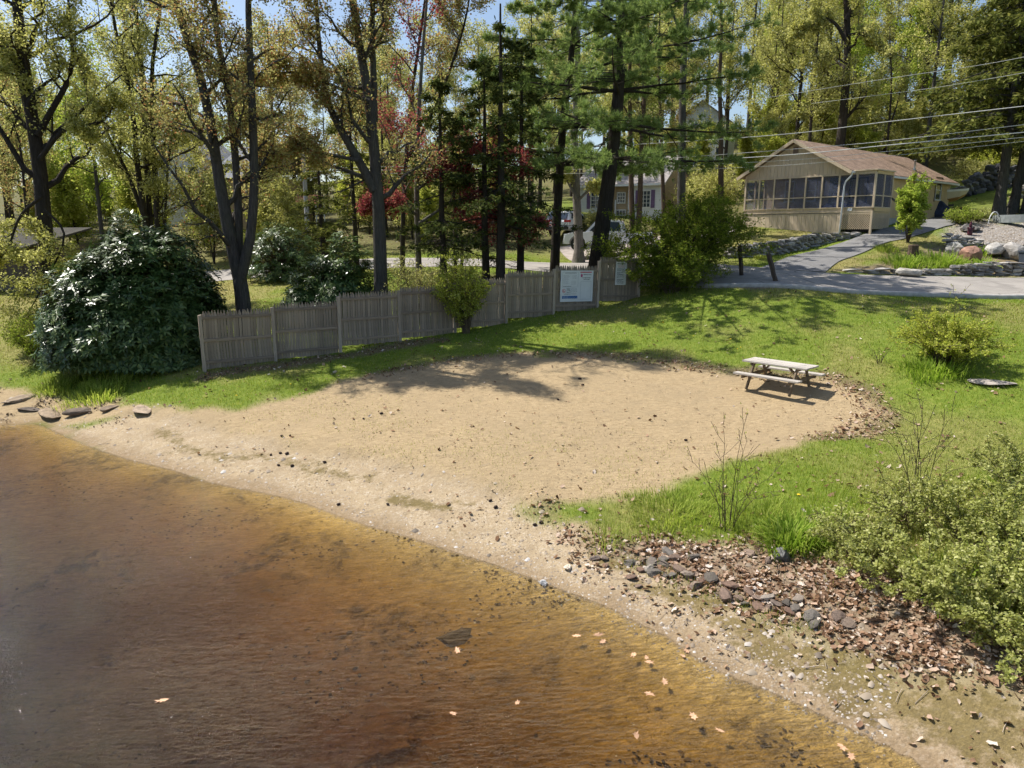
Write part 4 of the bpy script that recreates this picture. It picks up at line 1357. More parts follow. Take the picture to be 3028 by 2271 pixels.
# small red canopy seen between the trunks
q = ground(915, 640); q = (q[0], q[1], q[2])
p_ = at(868, 606, 52); p2 = at(945, 606, 52)
zc = p_[2]; zg = hz((p_[0] + p2[0]) / 2, 52)
cn = thing('red_canopy', 'faded red canopy with magenta edge beyond the fence between trunks', 'canopy', ((p_[0] + p2[0]) / 2, 52, zg), 0)
WC = p2[0] - p_[0]; hc = max(zc - zg, 1.0)
M_CAN = simple('faded_red_cloth', (.50, .17, .10), .8, .1, 3, .1)
slab(cn, 'awning', [(-WC / 2, -1, hc), (WC / 2, -1, hc), (WC / 2, 1.2, hc + .75), (-WC / 2, 1.2, hc + .75)], .04, M_CAN)
MB().bar((-WC / 2 - .03, -1, hc), (-WC / 2 - .03, 1.2, hc + .75), .06, .12).build('edge_trim', simple('magenta_edge', (.6, .03, .4), .6), cn)
for x, y, h in ((-WC / 2, -1, hc), (WC / 2, -1, hc), (-WC / 2, 1.2, hc + .7), (WC / 2, 1.2, hc + .7)):
    MB().tube([(x, y, -.1), (x, y, h)], .04, 6).build('pole', M_WHITE, cn)

# shaded boathouse base at the far left
q = at(-150, 870, 41); q2 = at(118, 868, 38.5)
sh = thing('shed', 'dark weathered shed with lattice skirt at the far left of the lawn', 'shed', (q[0], q[1], hz(q2[0], q2[1])), math.atan2(q2[1] - q[1], q2[0] - q[0]))
WS = float(np.hypot(*(q2 - q)[:2]))
M_SHED = simple('shed_boards', (.10, .08, .065), .85, .3, 2, .3, (8, 8, .6), perobj=.2)
boards(sh, 0, WS, .75, 2.5, 0, 14, M_SHED)
MB().box((WS / 2, 1.6, 1.2), (WS - .1, 3, 2.7)).build('body', M_SHED, sh)
boards(sh, 0, WS, -.3, .68, .02, 7, simple('shed_stone', (.13, .115, .10), .9, .35, 3, .4, perobj=.2), name='base_panel')
slab(sh, 'roof', [(-.4, -.9, 2.45), (WS + .3, -.9, 2.45), (WS + .3, 3.4, 3.5), (-.4, 3.4, 3.5)], .1, shingle('mossy_shingles', (.07, .065, .055)))
for i in range(4):
    MB().box((WS * i / 3, -.75, 1.05), (.11, .11, 2.7)).build('porch_post', M_SHED, sh)

# ------------------------------------------------------------------ vehicles
M_CARW = simple('white_car_paint', (.70, .72, .75), .25, .02, 3, 0, spec=.6)
M_TYRE = simple('tyre_rubber', (.03, .03, .03), .85, .2, 20, .2)
M_RIM = simple('alloy_rim', (.55, .56, .58), .3, .1, 5, 0, metal=.8)
M_TAIL = simple('tail_light', (.45, .02, .02), .25, .1, 4, 0, spec=.6)
M_LAMP = simple('head_light', (.75, .76, .78), .15, .05, 4, 0, spec=.7)

def wheel(parent, c, r, w, side):
    o = MB().lathe([(r * .62, -w / 2), (r * .9, -w / 2), (r, -w * .36), (r, w * .36), (r * .9, w / 2), (r * .62, w / 2)], 22).build('wheel', M_TYRE, parent, c, (R(90), 0, 0), smooth=True)
    mb = MB().lathe([(.02, -.02), (r * .63, -.02), (r * .63, .0), (.02, .0)], 20)
    for k in range(6):
        a = k * math.pi / 3
        mb.bar((0, 0, .012), (r * .6 * math.cos(a), r * .6 * math.sin(a), .012), .07, .03)
    mb.lathe([(.075, 0), (.06, .05), (.01, .055)], 12)
    mb.build('rim', M_RIM, o, (0, 0, side * w * .42), (0, 0 if side > 0 else math.pi, 0))
    return o

def arch_profile(pts, wheels, r):
    """lower sill with round wheel openings"""
    out = list(pts)
    for x, z in sorted(wheels, reverse=True):
        for k in range(9):
            a = math.pi * k / 8
            out.append((x + r * math.cos(a), z + r * math.sin(a)))
    return out

def carbody(parent, prof, w, mat, tumble=.0, name='body', zt=1.0):
    """outline in (x, z), extruded across y with rounded shoulders"""
    n = len(prof); mb = MB()
    secs = [(-w / 2, .96), (-w / 2 + .05, 1.0), (w / 2 - .05, 1.0), (w / 2, .96)]
    V = []
    cx = sum(p[0] for p in prof) / n; cz = sum(p[1] for p in prof) / n
    for y, s in secs:
        for x, z in prof:
            t = max(0, z - zt) * tumble
            yy = y - math.copysign(t, y)
            V.append((cx + (x - cx) * (s + .03 if s < 1 else 1), yy, cz + (z - cz) * (s + .02 if s < 1 else 1)))
    F = [tuple(range(n)), tuple(range(3 * n, 4 * n))[::-1]]
    for k in range(3):
        F += [(k * n + i, (k + 1) * n + i, (k + 1) * n + (i + 1) % n, k * n + (i + 1) % n) for i in range(n)]
    mb.add(V, F)
    return mb.build(name, mat, parent)

# pickup: local x forward (front at +x)
pk0 = at(1706, 768, 45.5); 
pk = thing('pickup_truck', 'white pickup truck half hidden behind the feathery green shrub', 'pickup truck', (0, 0, 0), R(180 - 14))
lower = arch_profile([(-2.75, .55), (-2.8, 1.08), (-2.7, 1.12), (1.15, 1.15), (2.3, 1.10), (2.72, 1.0), (2.82, .7), (2.8, .42), (2.55, .40)], [(1.95, .42), (-1.75, .42)], .52)
carbody(pk, lower, 1.98, M_CARW)
cab = [(-.95, 1.1), (-.75, 1.78), (-.55, 1.86), (.65, 1.86), (.85, 1.78), (1.45, 1.13)]
carbody(pk, cab, 1.9, M_CARW, .2, 'cab', 1.15)
for s in (-1, 1):
    f = lambda p, q_, t: (p, s * (.957 - max(0, q_ - 1.15) * .2 + t), q_)
    MB().prism([(-.75, 1.2), (-.62, 1.72), (.02, 1.76), (.02, 1.2)], 0, .012, f).build('side_window', M_GLASS, pk)
    MB().prism([(.1, 1.2), (.1, 1.76), (.68, 1.74), (1.2, 1.2)], 0, .012, f).build('side_window', M_GLASS, pk)
    MB().box((.92, s * 1.08, 1.22), (.12, .2, .2)).build('mirror', M_DARK, pk)
    MB().box((2.7, s * .78, .92), (.2, .34, .2)).build('headlight', M_LAMP, pk)
    MB().box((-2.76, s * .88, .95), (.1, .14, .34)).build('tail_light', M_TAIL, pk)
    for x in (1.95, -1.75):
        wheel(pk, (x, s * .88, .41), .41, .27, -s if False else (1 if s < 0 else -1))
MB().prism([(.87, 1.76), (.9, 1.77), (1.47, 1.15), (1.43, 1.14)], -.78, .78, lambda p, q_, t: (p + .02, t, q_ + .01)).build('windscreen', M_GLASS, pk)
MB().box((2.8, 0, .5), (.14, 1.9, .2)).build('bumper', M_RIM, pk)
MB().box((2.79, 0, .88), (.08, 1.1, .26)).build('grille', M_DARK, pk)
MB().box((-1.9, 0, 1.13), (1.5, 1.6, .02)).build('bed_liner', M_DARK, pk)
# put the near front wheel where it stands in the photograph
ca, sa = math.cos(pk.rotation_euler[2]), math.sin(pk.rotation_euler[2])
wx, wy = 1.95, .88
pk.location = (pk0[0] - (ca * wx - sa * wy), pk0[1] - (sa * wx + ca * wy), 0)
pk.location.z = max(hz(pk.location.x + ca * 1.9, pk.location.y + sa * 1.9), hz(pk.location.x - ca * 1.8, pk.location.y - sa * 1.8)) + .045

# SUV seen from behind
s0 = at(1663, 716, 52)
sv = thing('parked_suv', 'white sport utility vehicle with red tail light between two trunks', 'car', (s0[0] + .6, s0[1] + 1.2, hz(s0[0] + .6, s0[1] + 1.2) + .05), R(62))
lower = arch_profile([(-2.2, .5), (-2.25, .95), (-2.1, 1.12), (1.1, 1.08), (2.0, .95), (2.25, .75), (2.25, .42), (2.0, .36)], [(1.4, .36), (-1.35, .36)], .42)
carbody(sv, lower, 1.85, M_CARW)
carbody(sv, [(-2.12, 1.08), (-1.85, 1.62), (-1.5, 1.7), (.2, 1.68), (1.15, 1.07)], 1.78, M_CARW, .22, 'cabin', 1.1)
for s in (-1, 1):
    f = lambda p, q_, t: (p, s * (.897 - max(0, q_ - 1.1) * .22 + t), q_)
    MB().prism([(-1.75, 1.18), (-1.55, 1.55), (-.6, 1.6), (-.6, 1.18)], 0, .012, f).build('side_window', M_GLASS, sv)
    MB().prism([(-.5, 1.18), (-.5, 1.6), (.15, 1.58), (.8, 1.16)], 0, .012, f).build('side_window', M_GLASS, sv)
    MB().box((-2.12, s * .74, 1.0), (.26, .4, .17)).build('tail_light', M_TAIL, sv)
    MB().box((2.1, s * .7, .82), (.26, .36, .14)).build('headlight', M_LAMP, sv)
    for x in (1.4, -1.35):
        wheel(sv, (x, s * .80, .35), .35, .22, 1 if s < 0 else -1)
MB().prism([(-2.14, 1.15), (-1.9, 1.56), (-1.86, 1.56), (-2.08, 1.15)], -.68, .68, lambda p, q_, t: (p - .01, t, q_)).build('rear_window', M_GLASS, sv)
MB().box((-2.25, 0, .52), (.12, 1.7, .2)).build('bumper', M_DARK, sv)

# boat on its trailer
bq = at(2752, 645, 52.0)
bo = thing('motor_boat', 'white and cream motor boat on a trailer behind the cottage', 'boat', (bq[0], bq[1], hz(bq[0], bq[1]) + .05), R(-4))
secs = []
for x, hw, zt, zk in ((-3.4, .95, 1.75, .85), (-2, 1.02, 1.75, .8), (-.6, 1.02, 1.78, .8), (.6, .92, 1.82, .88), (1.5, .65, 1.88, 1.08), (2.1, .3, 1.93, 1.4), (2.35, .03, 1.96, 1.8)):
    secs.append([(x, -hw, zt), (x, -hw * .97, zt - .14), (x, -hw * .88, zk + (zt - zk) * .35), (x, -hw * .45, zk + .08), (x, 0, zk), (x, hw * .45, zk + .08), (x, hw * .88, zk + (zt - zk) * .35), (x, hw * .97, zt - .14), (x, hw, zt)])
def loft(i0, i1, name, mat):
    mb = MB(); V = []; k = i1 - i0 + 1
    for s in secs: V += s[i0:i1 + 1]
    F = [(a * k + i, a * k + i + 1, (a + 1) * k + i + 1, (a + 1) * k + i) for a in range(len(secs) - 1) for i in range(k - 1)]
    return mb.add(V, F).build(name, mat, bo, smooth=False)
M_CREAM = simple('cream_gelcoat', (.58, .50, .36), .35, .06, 2, 0, spec=.5)
M_OCHRE = simple('ochre_bottom', (.40, .20, .07), .5, .1, 2, 0)
loft(1, 2, 'hull_side', M_CREAM); loft(6, 7, 'hull_side', M_CREAM)
loft(2, 6, 'hull_bottom', M_OCHRE)
loft(0, 1, 'gunwale', M_WHITE); loft(7, 8, 'gunwale', M_WHITE)
mb = MB(); V = [s[0] for s in secs] + [s[8] for s in secs]; k = len(secs)
mb.add(V, [(i, i + 1, k + i + 1, k + i) for i in range(k - 1)]).build('deck', M_WHITE, bo, (0, 0, .005))
MB().prism([(-.2, 1.82), (.35, 1.85), (-.25, 2.25), (-.33, 2.24)], -.8, .8, lambda p, q_, t: (p, t, q_)).build('windscreen', simple('tinted_screen', (.08, .16, .22), .15, .1, 3, 0, spec=.7), bo)
MB().box((-1.3, 0, 1.88), (1.7, 1.6, .18)).build('cover', simple('boat_cover_blue', (.10, .22, .42), .7, .2, 4, .3), bo)
MB().bar((-3.3, -.55, .55), (2.0, -.35, .55), .08, .12).bar((-3.3, .55, .55), (2.0, .35, .55), .08, .12).bar((2.0, -.35, .55), (3.2, 0, .5), .08, .1).bar((2.0, .35, .55), (3.2, 0, .5), .08, .1).bar((-1.6, -.95, .4), (-1.6, .95, .4), .08, .08).build('trailer_frame', M_DARK, bo)
for s in (-1, 1):
    wheel(bo, (-1.6, s * 1.0, .3), .3, .18, 1 if s < 0 else -1)
    MB().bar((-2.4, s * .5, .62), (1.3, s * .3, .8), .1, .12).build('bunk', M_DARK, bo)
MB().tube([(2.9, 0, .5), (2.9, 0, -.02)], .035, 6).build('jockey_stand', M_DARK, bo)
# heap of dark tarpaulin at the cottage corner
q = at(2775, 652, 50.3)
mb = MB()
V = []; F = []
for i in range(9):
    for j in range(14):
        th = 2 * math.pi * j / 14; f = i / 8
        r = (1 - f ** 2.2) * (.75 + .12 * math.sin(3 * th + i))
        V.append((r * 1.15 * math.cos(th), r * .7 * math.sin(th), 1.15 * f - .05))
for i in range(8):
    for j in range(14):
        F.append((i * 14 + j, i * 14 + (j + 1) % 14, (i + 1) * 14 + (j + 1) % 14, (i + 1) * 14 + j))
o = mb.add(V, F).build('tarpaulin', simple('dark_blue_tarp', (.03, .04, .075), .6, .4, 4, .5), None, (q[0], q[1], hz(q[0], q[1])))
tag(o, 'dark blue tarpaulin heap at the rear corner of the cottage', 'tarpaulin')

# ------------------------------------------------------------------ small things beyond the road
q = ground(2845, 636)
ch = thing('wooden_chair', 'small wooden stool by the dark stone wall behind the driveway', 'stool', tuple(q), R(15))
M_CH = simple('chair_wood', (.42, .24, .11), .6)
for x in (-.25, .25):
    for y in (-.2, .2):
        MB().box((x, y, .24), (.05, .05, .5)).build('leg', M_CH, ch)
MB().box((0, 0, .5), (.6, .48, .05)).build('seat', M_CH, ch)
q = ground(2867, 695)
fg = MB().lathe([(.10, 0), (.13, .04), (.12, .2), (.09, .36), (.06, .42), (.085, .47), (.075, .56), (.05, .62), (.012, .72)], 10)
fg.box((.13, -.03, .3), (.07, .07, .22), (0, R(25), 0)).box((-.12, -.03, .3), (.06, .06, .22), (0, R(-20), 0))
tag(fg.build('garden_statue', simple('maroon_glaze', (.07, .015, .025), .35, .2, 6, 0), None, tuple(q), smooth=False), 'small dark maroon garden statue on the terrace wall', 'statue')
q = ground(2938, 660)
pts = [(.33 * math.cos(math.pi * k / 12), 0, .0 + .62 * math.sin(math.pi * k / 12)) for k in range(13)]
tag(MB().tube([(.33, 0, -.1)] + pts + [(-.33, 0, -.1)], .025, 6).build('garden_hoop', M_WHITE, None, tuple(q), (0, 0, R(10)), smooth=True), 'thin white garden hoop standing on the gravel patio', 'hoop')
# curved stone ring of the patio
q = at(3075, 690, 40.5)
mb = MB(); V = []; F = []; n = 28
for k in range(n + 1):
    a = R(95) + R(200) * k / n
    for r, z in ((1.9, -.1), (1.9, .32), (2.3, .32), (2.3, -.1)):
        V.append((r * math.cos(a), r * math.sin(a), z))
for k in range(n):
    for j in range(4):
        F.append((k * 4 + j, k * 4 + (j + 1) % 4, (k + 1) * 4 + (j + 1) % 4, (k + 1) * 4 + j))
F += [(0, 1, 2, 3), tuple(n * 4 + j for j in (3, 2, 1, 0))]
tag(mb.add(V, F).build('fire_ring', simple('ring_stone', (.20, .22, .22), .85, .2, 5, .3), None, (q[0], q[1], hz(q[0], q[1]))), 'curved grey stone kerb ring on the gravel patio at the right edge', 'stone ring')
q = ground(3040, 812)
bn = thing('wheelie_bin', 'dark grey wheeled bin cut by the right edge of the picture', 'bin', tuple(q), R(10))
M_BIN = simple('bin_plastic', (.05, .06, .08), .5, .1, 5, 0)
V = [(-.24,-.26,.04),(.24,-.26,.04),(.24,.26,.04),(-.24,.26,.04),(-.32,-.34,.98),(.32,-.34,.98),(.32,.34,.98),(-.32,.34,.98)]
MB().add(V, [(0,3,2,1),(4,5,6,7),(0,1,5,4),(1,2,6,5),(2,3,7,6),(3,0,4,7)]).build('body', M_BIN, bn)
MB().prism([(-.36, 0), (.36, 0), (.36, .03), (.2, .09), (-.36, .06)], -.36, .36, lambda p, q_, t: (t, p, q_ + .985)).build('lid', M_BIN, bn)
for s in (-1, 1):
    MB().lathe([(.1, -.03), (.1, .03)], 12).build('wheel', M_TYRE, bn, (s * .27, .27, .1), (0, R(90), 0))
q = ground(2698, 758)
tag(MB().lathe([(.30, -.1), (.26, .05), (.23, .3), (.24, .52), (.20, .56), (.06, .5)], 11).build('tree_stump', simple('stump_bark', (.10, .07, .05), .95, .5, 6, .6, (6, 6, 1)), None, tuple(q)), 'weathered tree stump in the bed beyond the road', 'stump')

# ------------------------------------------------------------------ utility pole and overhead wires
pq = at(906, 620, 47.5)
pz = hz(pq[0], pq[1])
pole = thing('utility_pole', 'pale grey utility pole seen between the trunks left of centre', 'utility pole', (pq[0], pq[1], pz))
ztop = at(906, 380, 47.5)[2]
MB().tube([(0, 0, -.3), (0, 0, (ztop - pz) * .5), (0, 0, ztop - pz)], [.16, .14, .115], 10).build('shaft', simple('pole_wood', (.42, .40, .38), .85, .25, 2, .2, (8, 8, .5)), pole, smooth=True)
MB().box((0, 0, ztop - pz - .5), (2.2, .1, .12)).build('crossarm', M_OLDPOST, pole)
M_WIRE = simple('aluminium_wire', (.74, .74, .72), .45, .05, 2, 0)
WIRES = [('topmost pale overhead wire crossing above the cottage roof', [(3080, 308), (2640, 358), (2260, 402), (1650, 437), (906, 455)], .021),
         ('second overhead wire crossing the hemlocks above the driveway', [(3080, 362), (2700, 408), (2480, 430), (2000, 466), (1650, 481), (906, 498)], .015),
         ('thick pale overhead wire crossing the cottage gable', [(3080, 386), (2640, 428), (2260, 463), (1650, 492), (906, 507)], .026),
         ('fourth overhead wire crossing the cottage gable below the thick one', [(3080, 400), (2640, 446), (2260, 478), (1650, 503), (906, 517)], .013),
         ('lowest overhead wire crossing the cottage roof at right', [(3080, 412), (2640, 460), (2260, 492), (1650, 514), (906, 526)], .010),
         ('thin green-tinted wire high across the hemlock at right', [(3080, 158), (2900, 192), (2600, 236), (2200, 300)], .011),
         ('thin lower wire slanting across the hemlock branches', [(3080, 206), (2860, 244), (2700, 268), (2400, 306)], .011)]
for lab, pts, r in WIRES:
    P = []
    for u, v in pts:
        Y = 31.5 + (3080 - u) / (3080 - 906) * 16.0
        P.append(at(u, v, Y))
    P = spline(np.array(P), 40)
    c0 = P[0].copy()
    o = MB().tube([tuple(p - c0) for p in P], r * .75, 5).build('overhead_wire', M_WIRE, None, tuple(c0), smooth=True)
    tag(o, lab, 'wire', 'overhead wires along the road')
# ================================================================== vegetation
def nrmz(a):
    return a / np.maximum(np.linalg.norm(a, axis=-1, keepdims=True), 1e-9)

def tubes(C, Rr, S):
    N, K, _ = C.shape
    T = nrmz(np.gradient(C, axis=1))
    ref = np.where(np.abs(T[..., 2:3]) > .9, np.array([1.0, 0, 0]), np.array([0, 0, 1.0]))
    a = nrmz(np.cross(T, ref)); b = np.cross(T, a)
    th = np.arange(S) * 2 * np.pi / S
    V = C[:, :, None] + Rr[:, :, None, None] * (a[:, :, None] * np.cos(th)[None, None, :, None] + b[:, :, None] * np.sin(th)[None, None, :, None])
    V = V.reshape(-1, 3)
    n, k, s = np.meshgrid(np.arange(N), np.arange(K - 1), np.arange(S), indexing='ij')
    i0 = (n * K + k) * S + s
    i1 = (n * K + k) * S + (s + 1) % S
    F = np.stack([i0, i1, i1 + S, i0 + S], -1).reshape(-1, 4)
    return V, F

def join(parts):
    V = []; F = []; o = 0
    for v, f in parts:
        V.append(v); F.append(f + o); o += len(v)
    return np.concatenate(V), np.concatenate(F)

def plen(C):
    return np.linalg.norm(np.diff(C, axis=1), axis=2).sum(1)

def sample(C, Rr, idx, t):
    K = C.shape[1]
    s = np.clip(t, 0, .999) * (K - 1)
    i = s.astype(int); f = (s - i)[:, None]
    p = C[idx, i] * (1 - f) + C[idx, i + 1] * f
    T = nrmz(C[idx, i + 1] - C[idx, i])
    r = Rr[idx, i] * (1 - f[:, 0]) + Rr[idx, i + 1] * f[:, 0]
    return p, T, r

def grow(C, Rr, n, t0, t1, ang, fr, K=5, up=.1, wob=.06, rf=.55, flat=0.0, taper=.5, rg=None, lmax=None):
    rg = rg or rng
    N = len(C); idx = np.repeat(np.arange(N), n); M = N * n
    t = t0 + (t1 - t0) * ((np.tile(np.arange(n), N) + rg.random(M)) / n)
    p, T, r = sample(C, Rr, idx, t)
    a = nrmz(np.cross(T, rg.normal(size=(M, 3))))
    if flat:
        a[:, 2] *= (1 - flat); a = nrmz(a)
    an = np.radians(rg.uniform(ang[0], ang[1], M))[:, None]
    d = nrmz(np.cos(an) * T + np.sin(an) * a)
    L = plen(C)[idx] * fr * rg.uniform(.55, 1.2, M) * (1 - taper * t)
    if lmax: L = np.minimum(L, lmax * rg.uniform(.7, 1, M))
    s = np.linspace(0, 1, K)
    W = np.cumsum(rg.normal(0, wob, (M, K, 3)), 1); W -= W[:, :1]
    P = p[:, None] + (d[:, None] * s[None, :, None] + W * .6) * L[:, None, None]
    P[..., 2] += up * L[:, None] * s[None] ** 2
    RR = (r * rf)[:, None] * (1 - .78 * s[None])
    return P, np.maximum(RR, .006)

def along(C, n, t0=.2, jit=.1, rg=None):
    rg = rg or rng
    idx = rg.integers(0, len(C), n)
    p, T, _ = sample(C, np.zeros(C.shape[:2]), idx, rg.uniform(t0, 1, n))
    return p + rg.normal(0, jit, (n, 3)), T

def leaves(P, size, aspect=.6, upbias=.6, dirs=None, fold=.0, rg=None):
    rg = rg or rng
    n = len(P)
    nr = rg.normal(size=(n, 3)); nr[:, 2] += upbias * 2; nr = nrmz(nr)
    t = rg.normal(size=(n, 3)) if dirs is None else dirs + rg.normal(0, .35, (n, 3))
    t = nrmz(t - (t * nr).sum(1, keepdims=True) * nr)
    b = np.cross(nr, t)
    l = (size * rg.uniform(.65, 1.3, n))[:, None]; w_ = l * aspect * .5
    V = np.stack([P, P + t * l * .5 + b * w_ + nr * fold * w_, P + t * l, P + t * l * .5 - b * w_ + nr * fold * w_], 1).reshape(-1, 3)
    F = np.arange(n * 4).reshape(-1, 4)
    return V, F

def tufts(P, D, n, ln, wd, spread=.8, rg=None):
    rg = rg or rng
    N = len(P)
    d = nrmz(D[:, None] + rg.normal(0, spread, (N, n, 3)))
    l = ln * rg.uniform(.7, 1.2, (N, n, 1))
    s = nrmz(np.cross(d, rg.normal(size=(N, n, 3)))) * wd
    B = P[:, None] + d * 0
    V = np.stack([B - s * .5, B + s * .5, B + d * l], 2).reshape(-1, 3)
    return V, np.arange(N * n * 3).reshape(-1, 3)

def barkmat(name, col, scale=3):
    m, t, b, o = newmat(name)
    g = G(t)
    P = g.coord()
    n = g.noise(g.mapping(P, (7, 7, .8)), scale, 6, .75)
    c = g.ramp(n, [(.3, tuple(x * .45 for x in col)), (.55, col), (.78, tuple(min(1, x * 1.7) for x in col))])
    n2 = g.noise(P, .9, 3)
    c = g.mix(g.rng(n2, .5, .7, 0, .45), c, (col[0] * 1.1, col[1] * 1.25, col[2] * .95))
    g.put(b.inputs['Base Color'], c)
    b.inputs['Roughness'].default_value = .95
    b.inputs['Specular IOR Level'].default_value = .1
    g.put(b.inputs['Normal'], g.bump(n, 1.0, .12))
    return m
B_DARK = barkmat('bark_dark', (.075, .062, .052))
B_GREY = barkmat('bark_grey', (.115, .105, .095))
B_BROWN = barkmat('bark_brown', (.12, .085, .06))
B_PALE = barkmat('bark_pale', (.25, .22, .195))
B_TWIG = barkmat('bark_twig', (.21, .165, .11))
L_YG = leafmat('leaf_yellow_green', [(0, (.27, .28, .075)), (.5, (.45, .445, .15)), (1, (.64, .61, .32))], .52)
L_GR = leafmat('leaf_fresh_green', [(0, (.18, .25, .035)), (.5, (.32, .41, .07)), (1, (.50, .54, .14))], .52)
L_OL = leafmat('leaf_olive', [(0, (.22, .23, .08)), (.5, (.38, .38, .14)), (1, (.57, .54, .28))], .52)
L_OR = leafmat('leaf_bronze_green', [(0, (.38, .16, .09)), (.18, (.40, .26, .13)), (.36, (.33, .32, .12)), (.75, (.50, .48, .22)), (1, (.58, .50, .30))], .52)
L_PU = leafmat('leaf_purple', [(0, (.17, .03, .05)), (.4, (.33, .06, .09)), (.7, (.26, .10, .08)), (1, (.46, .24, .20))], .45)
L_PINE = leafmat('needles_pine', [(0, (.12, .18, .055)), (.5, (.22, .31, .10)), (1, (.38, .46, .19))], .4)
L_HEM = leafmat('needles_hemlock', [(0, (.06, .075, .022)), (.5, (.13, .15, .04)), (1, (.26, .26, .08))], .32)
L_SPR = leafmat('needles_spruce', [(0, (.05, .068, .024)), (.6, (.10, .13, .042)), (1, (.20, .22, .08))], .3)
L_YEW = leafmat('leaf_yew', [(0, (.11, .155, .02)), (.5, (.21, .28, .04)), (1, (.36, .40, .08))], .48)
L_RHO = leafmat('leaf_rhododendron', [(0, (.032, .068, .016)), (.5, (.075, .13, .03)), (1, (.18, .235, .075))], .12, .34, .32)
L_LIME = leafmat('leaf_lime', [(0, (.25, .30, .045)), (.5, (.42, .46, .08)), (1, (.60, .59, .18))], .5)
L_PALE = leafmat('leaf_pale_green', [(0, (.23, .25, .06)), (.5, (.42, .45, .14)), (1, (.62, .62, .28))], .45)
L_LILY = leafmat('leaf_daylily', [(0, (.16, .26, .03)), (.5, (.29, .42, .055)), (1, (.44, .53, .12))], .45, .5)

def finish_tree(root, wood, leaf, bark, leafm, pts=None, crown='crown'):
    b = np.array(root.location)
    V, F = wood
    obj('trunk', mesh_np('trunk', V - b, F, bark, True), root)
    V, F = leaf
    o = obj(crown, mesh_np(crown, V - b, F, leafm, False), root)
    return root

def stempx(px, Y, r0, r1, K=14, toground=True):
    P = [at(p[0], p[1], Y + (p[2] if len(p) > 2 else 0)) for p in px]
    if toground:
        x, y = P[0][0], P[0][1]
        z = hz(x, y)
        if P[0][2] > z + .05: P.insert(0, np.array([x, y, z - .15]))
        else: P[0][2] = z - .15
    P = np.array(P)
    C = spline(P, K)
    return C, np.linspace(r0, r1, K)

def decid(name, label, stems, bark, leafm, n1=13, n2=6, n3=5, t0=.3, leafn=9, lsize=.10, fr1=.26, ang=(35, 75), up=.16, group=None, seed=0, jit=.14, cat='tree', flare=True, lmul=1.8):
    rg = np.random.default_rng(seed + 100)
    base = stems[0][0][0].copy()
    base[2] += .15
    root = thing(name, label, cat, tuple(base), 0, group)
    C = np.array([s[0] for s in stems]); Rr = np.array([s[1] for s in stems])
    if flare:
        Rr = Rr.copy(); Rr[0, 0] *= 1.5; Rr[0, 1] *= 1.08
    W = [tubes(C, Rr, 9)]
    A1, R1 = grow(C, Rr, n1, t0, .98, ang, fr1, 7, up, .07, .5, rg=rg, lmax=5.5)
    W.append(tubes(A1, R1, 5))
    A2, R2 = grow(A1, R1, n2, .15, 1, (30, 70), .45, 3, .08, .09, .55, rg=rg)
    W.append(tubes(A2, R2, 3))
    A3, R3 = grow(A2, R2, n3, .15, 1, (25, 65), .55, 3, .05, .1, .6, rg=rg)
    W.append(tubes(A3, R3, 3))
    n = int(len(A3) * leafn * lmul)
    P, T = along(A3, n, .1, jit, rg)
    return finish_tree(root, join(W), leaves(P, lsize, .75, .5, rg=rg), bark, leafm)

def lone_stem(x, y, h, r0, lean=(0, 0), K=14, wob=.25, rg=None):
    rg = rg or rng
    z = hz(x, y)
    s = np.linspace(0, 1, K)
    C = np.column_stack([x + lean[0] * s * h + np.cumsum(rg.normal(0, wob / K, K)), y + lean[1] * s * h + np.cumsum(rg.normal(0, wob / K, K)), z - .15 + h * s])
    C[0, :2] = (x, y)
    return C, r0 * (1 - .85 * s)

# ---------------------------------------------------------------- the trees one can tell apart
decid('shade_tree', 'thick dark trunk with sparse leaves behind the large rhododendron at far left',
      [stempx([(150,905),(140,760),(128,620),(118,500),(100,380),(80,250),(62,120),(50,0),(40,-150),(35,-320)], 28.5, .34, .12),
       stempx([(100,400),(75,300),(50,200),(20,130),(-60,40)], 28.5, .14, .04, toground=False),
       stempx([(112,400),(150,330),(200,240),(215,160),(205,60),(200,-60)], 28.3, .13, .03, toground=False),
       stempx([(118,470),(190,385),(300,360),(340,300)], 28.0, .10, .02, toground=False),
       stempx([(125,580),(60,640),(20,740),(-40,800)], 27.5, .07, .015, toground=False),
       stempx([(130,620),(190,700),(120,860),(60,960)], 26.8, .05, .01, toground=False)],
      B_DARK, L_YG, 13, 7, 4, .3, 8, .09, .30, seed=1)
decid('clump_tree', 'clump of slim dark trunks rising above the rhododendron, yellow-green leaves',
      [stempx([(440,740),(425,620),(405,480),(395,350),(370,200),(340,80),(320,-60)], 34, .17, .05),
       stempx([(452,740),(440,600),(430,400),(420,220),(405,60),(395,-100)], 34.3, .16, .05),
       stempx([(470,740),(462,560),(452,380),(450,200),(470,60),(480,-80)], 33.7, .15, .05),
       stempx([(490,740),(490,600),(500,460),(520,400),(560,330)], 33.6, .08, .02),
       stempx([(425,640),(380,520),(330,420),(270,300),(230,180)], 34, .10, .03, toground=False)],
      B_DARK, L_YG, 13, 7, 5, .25, 10, .09, .28, seed=2)
decid('forked_maple', 'three-stemmed maple with dark trunk just behind the fence near the rhododendron',
      [stempx([(722,930),(712,840),(698,780),(668,640),(640,480),(622,360),(590,220),(540,80),(500,-60),(470,-220)], 26.0, .30, .07),
       stempx([(703,822),(706,740),(704,600),(690,400),(668,240),(640,90),(630,-80),(620,-250)], 26.2, .17, .06, toground=False),
       stempx([(706,845),(722,780),(742,690),(752,540),(748,380),(742,220),(735,60),(735,-120),(740,-280)], 25.9, .20, .07, toground=False)],
      B_GREY, L_OR, 15, 7, 5, .32, 11, .085, .27, seed=3)
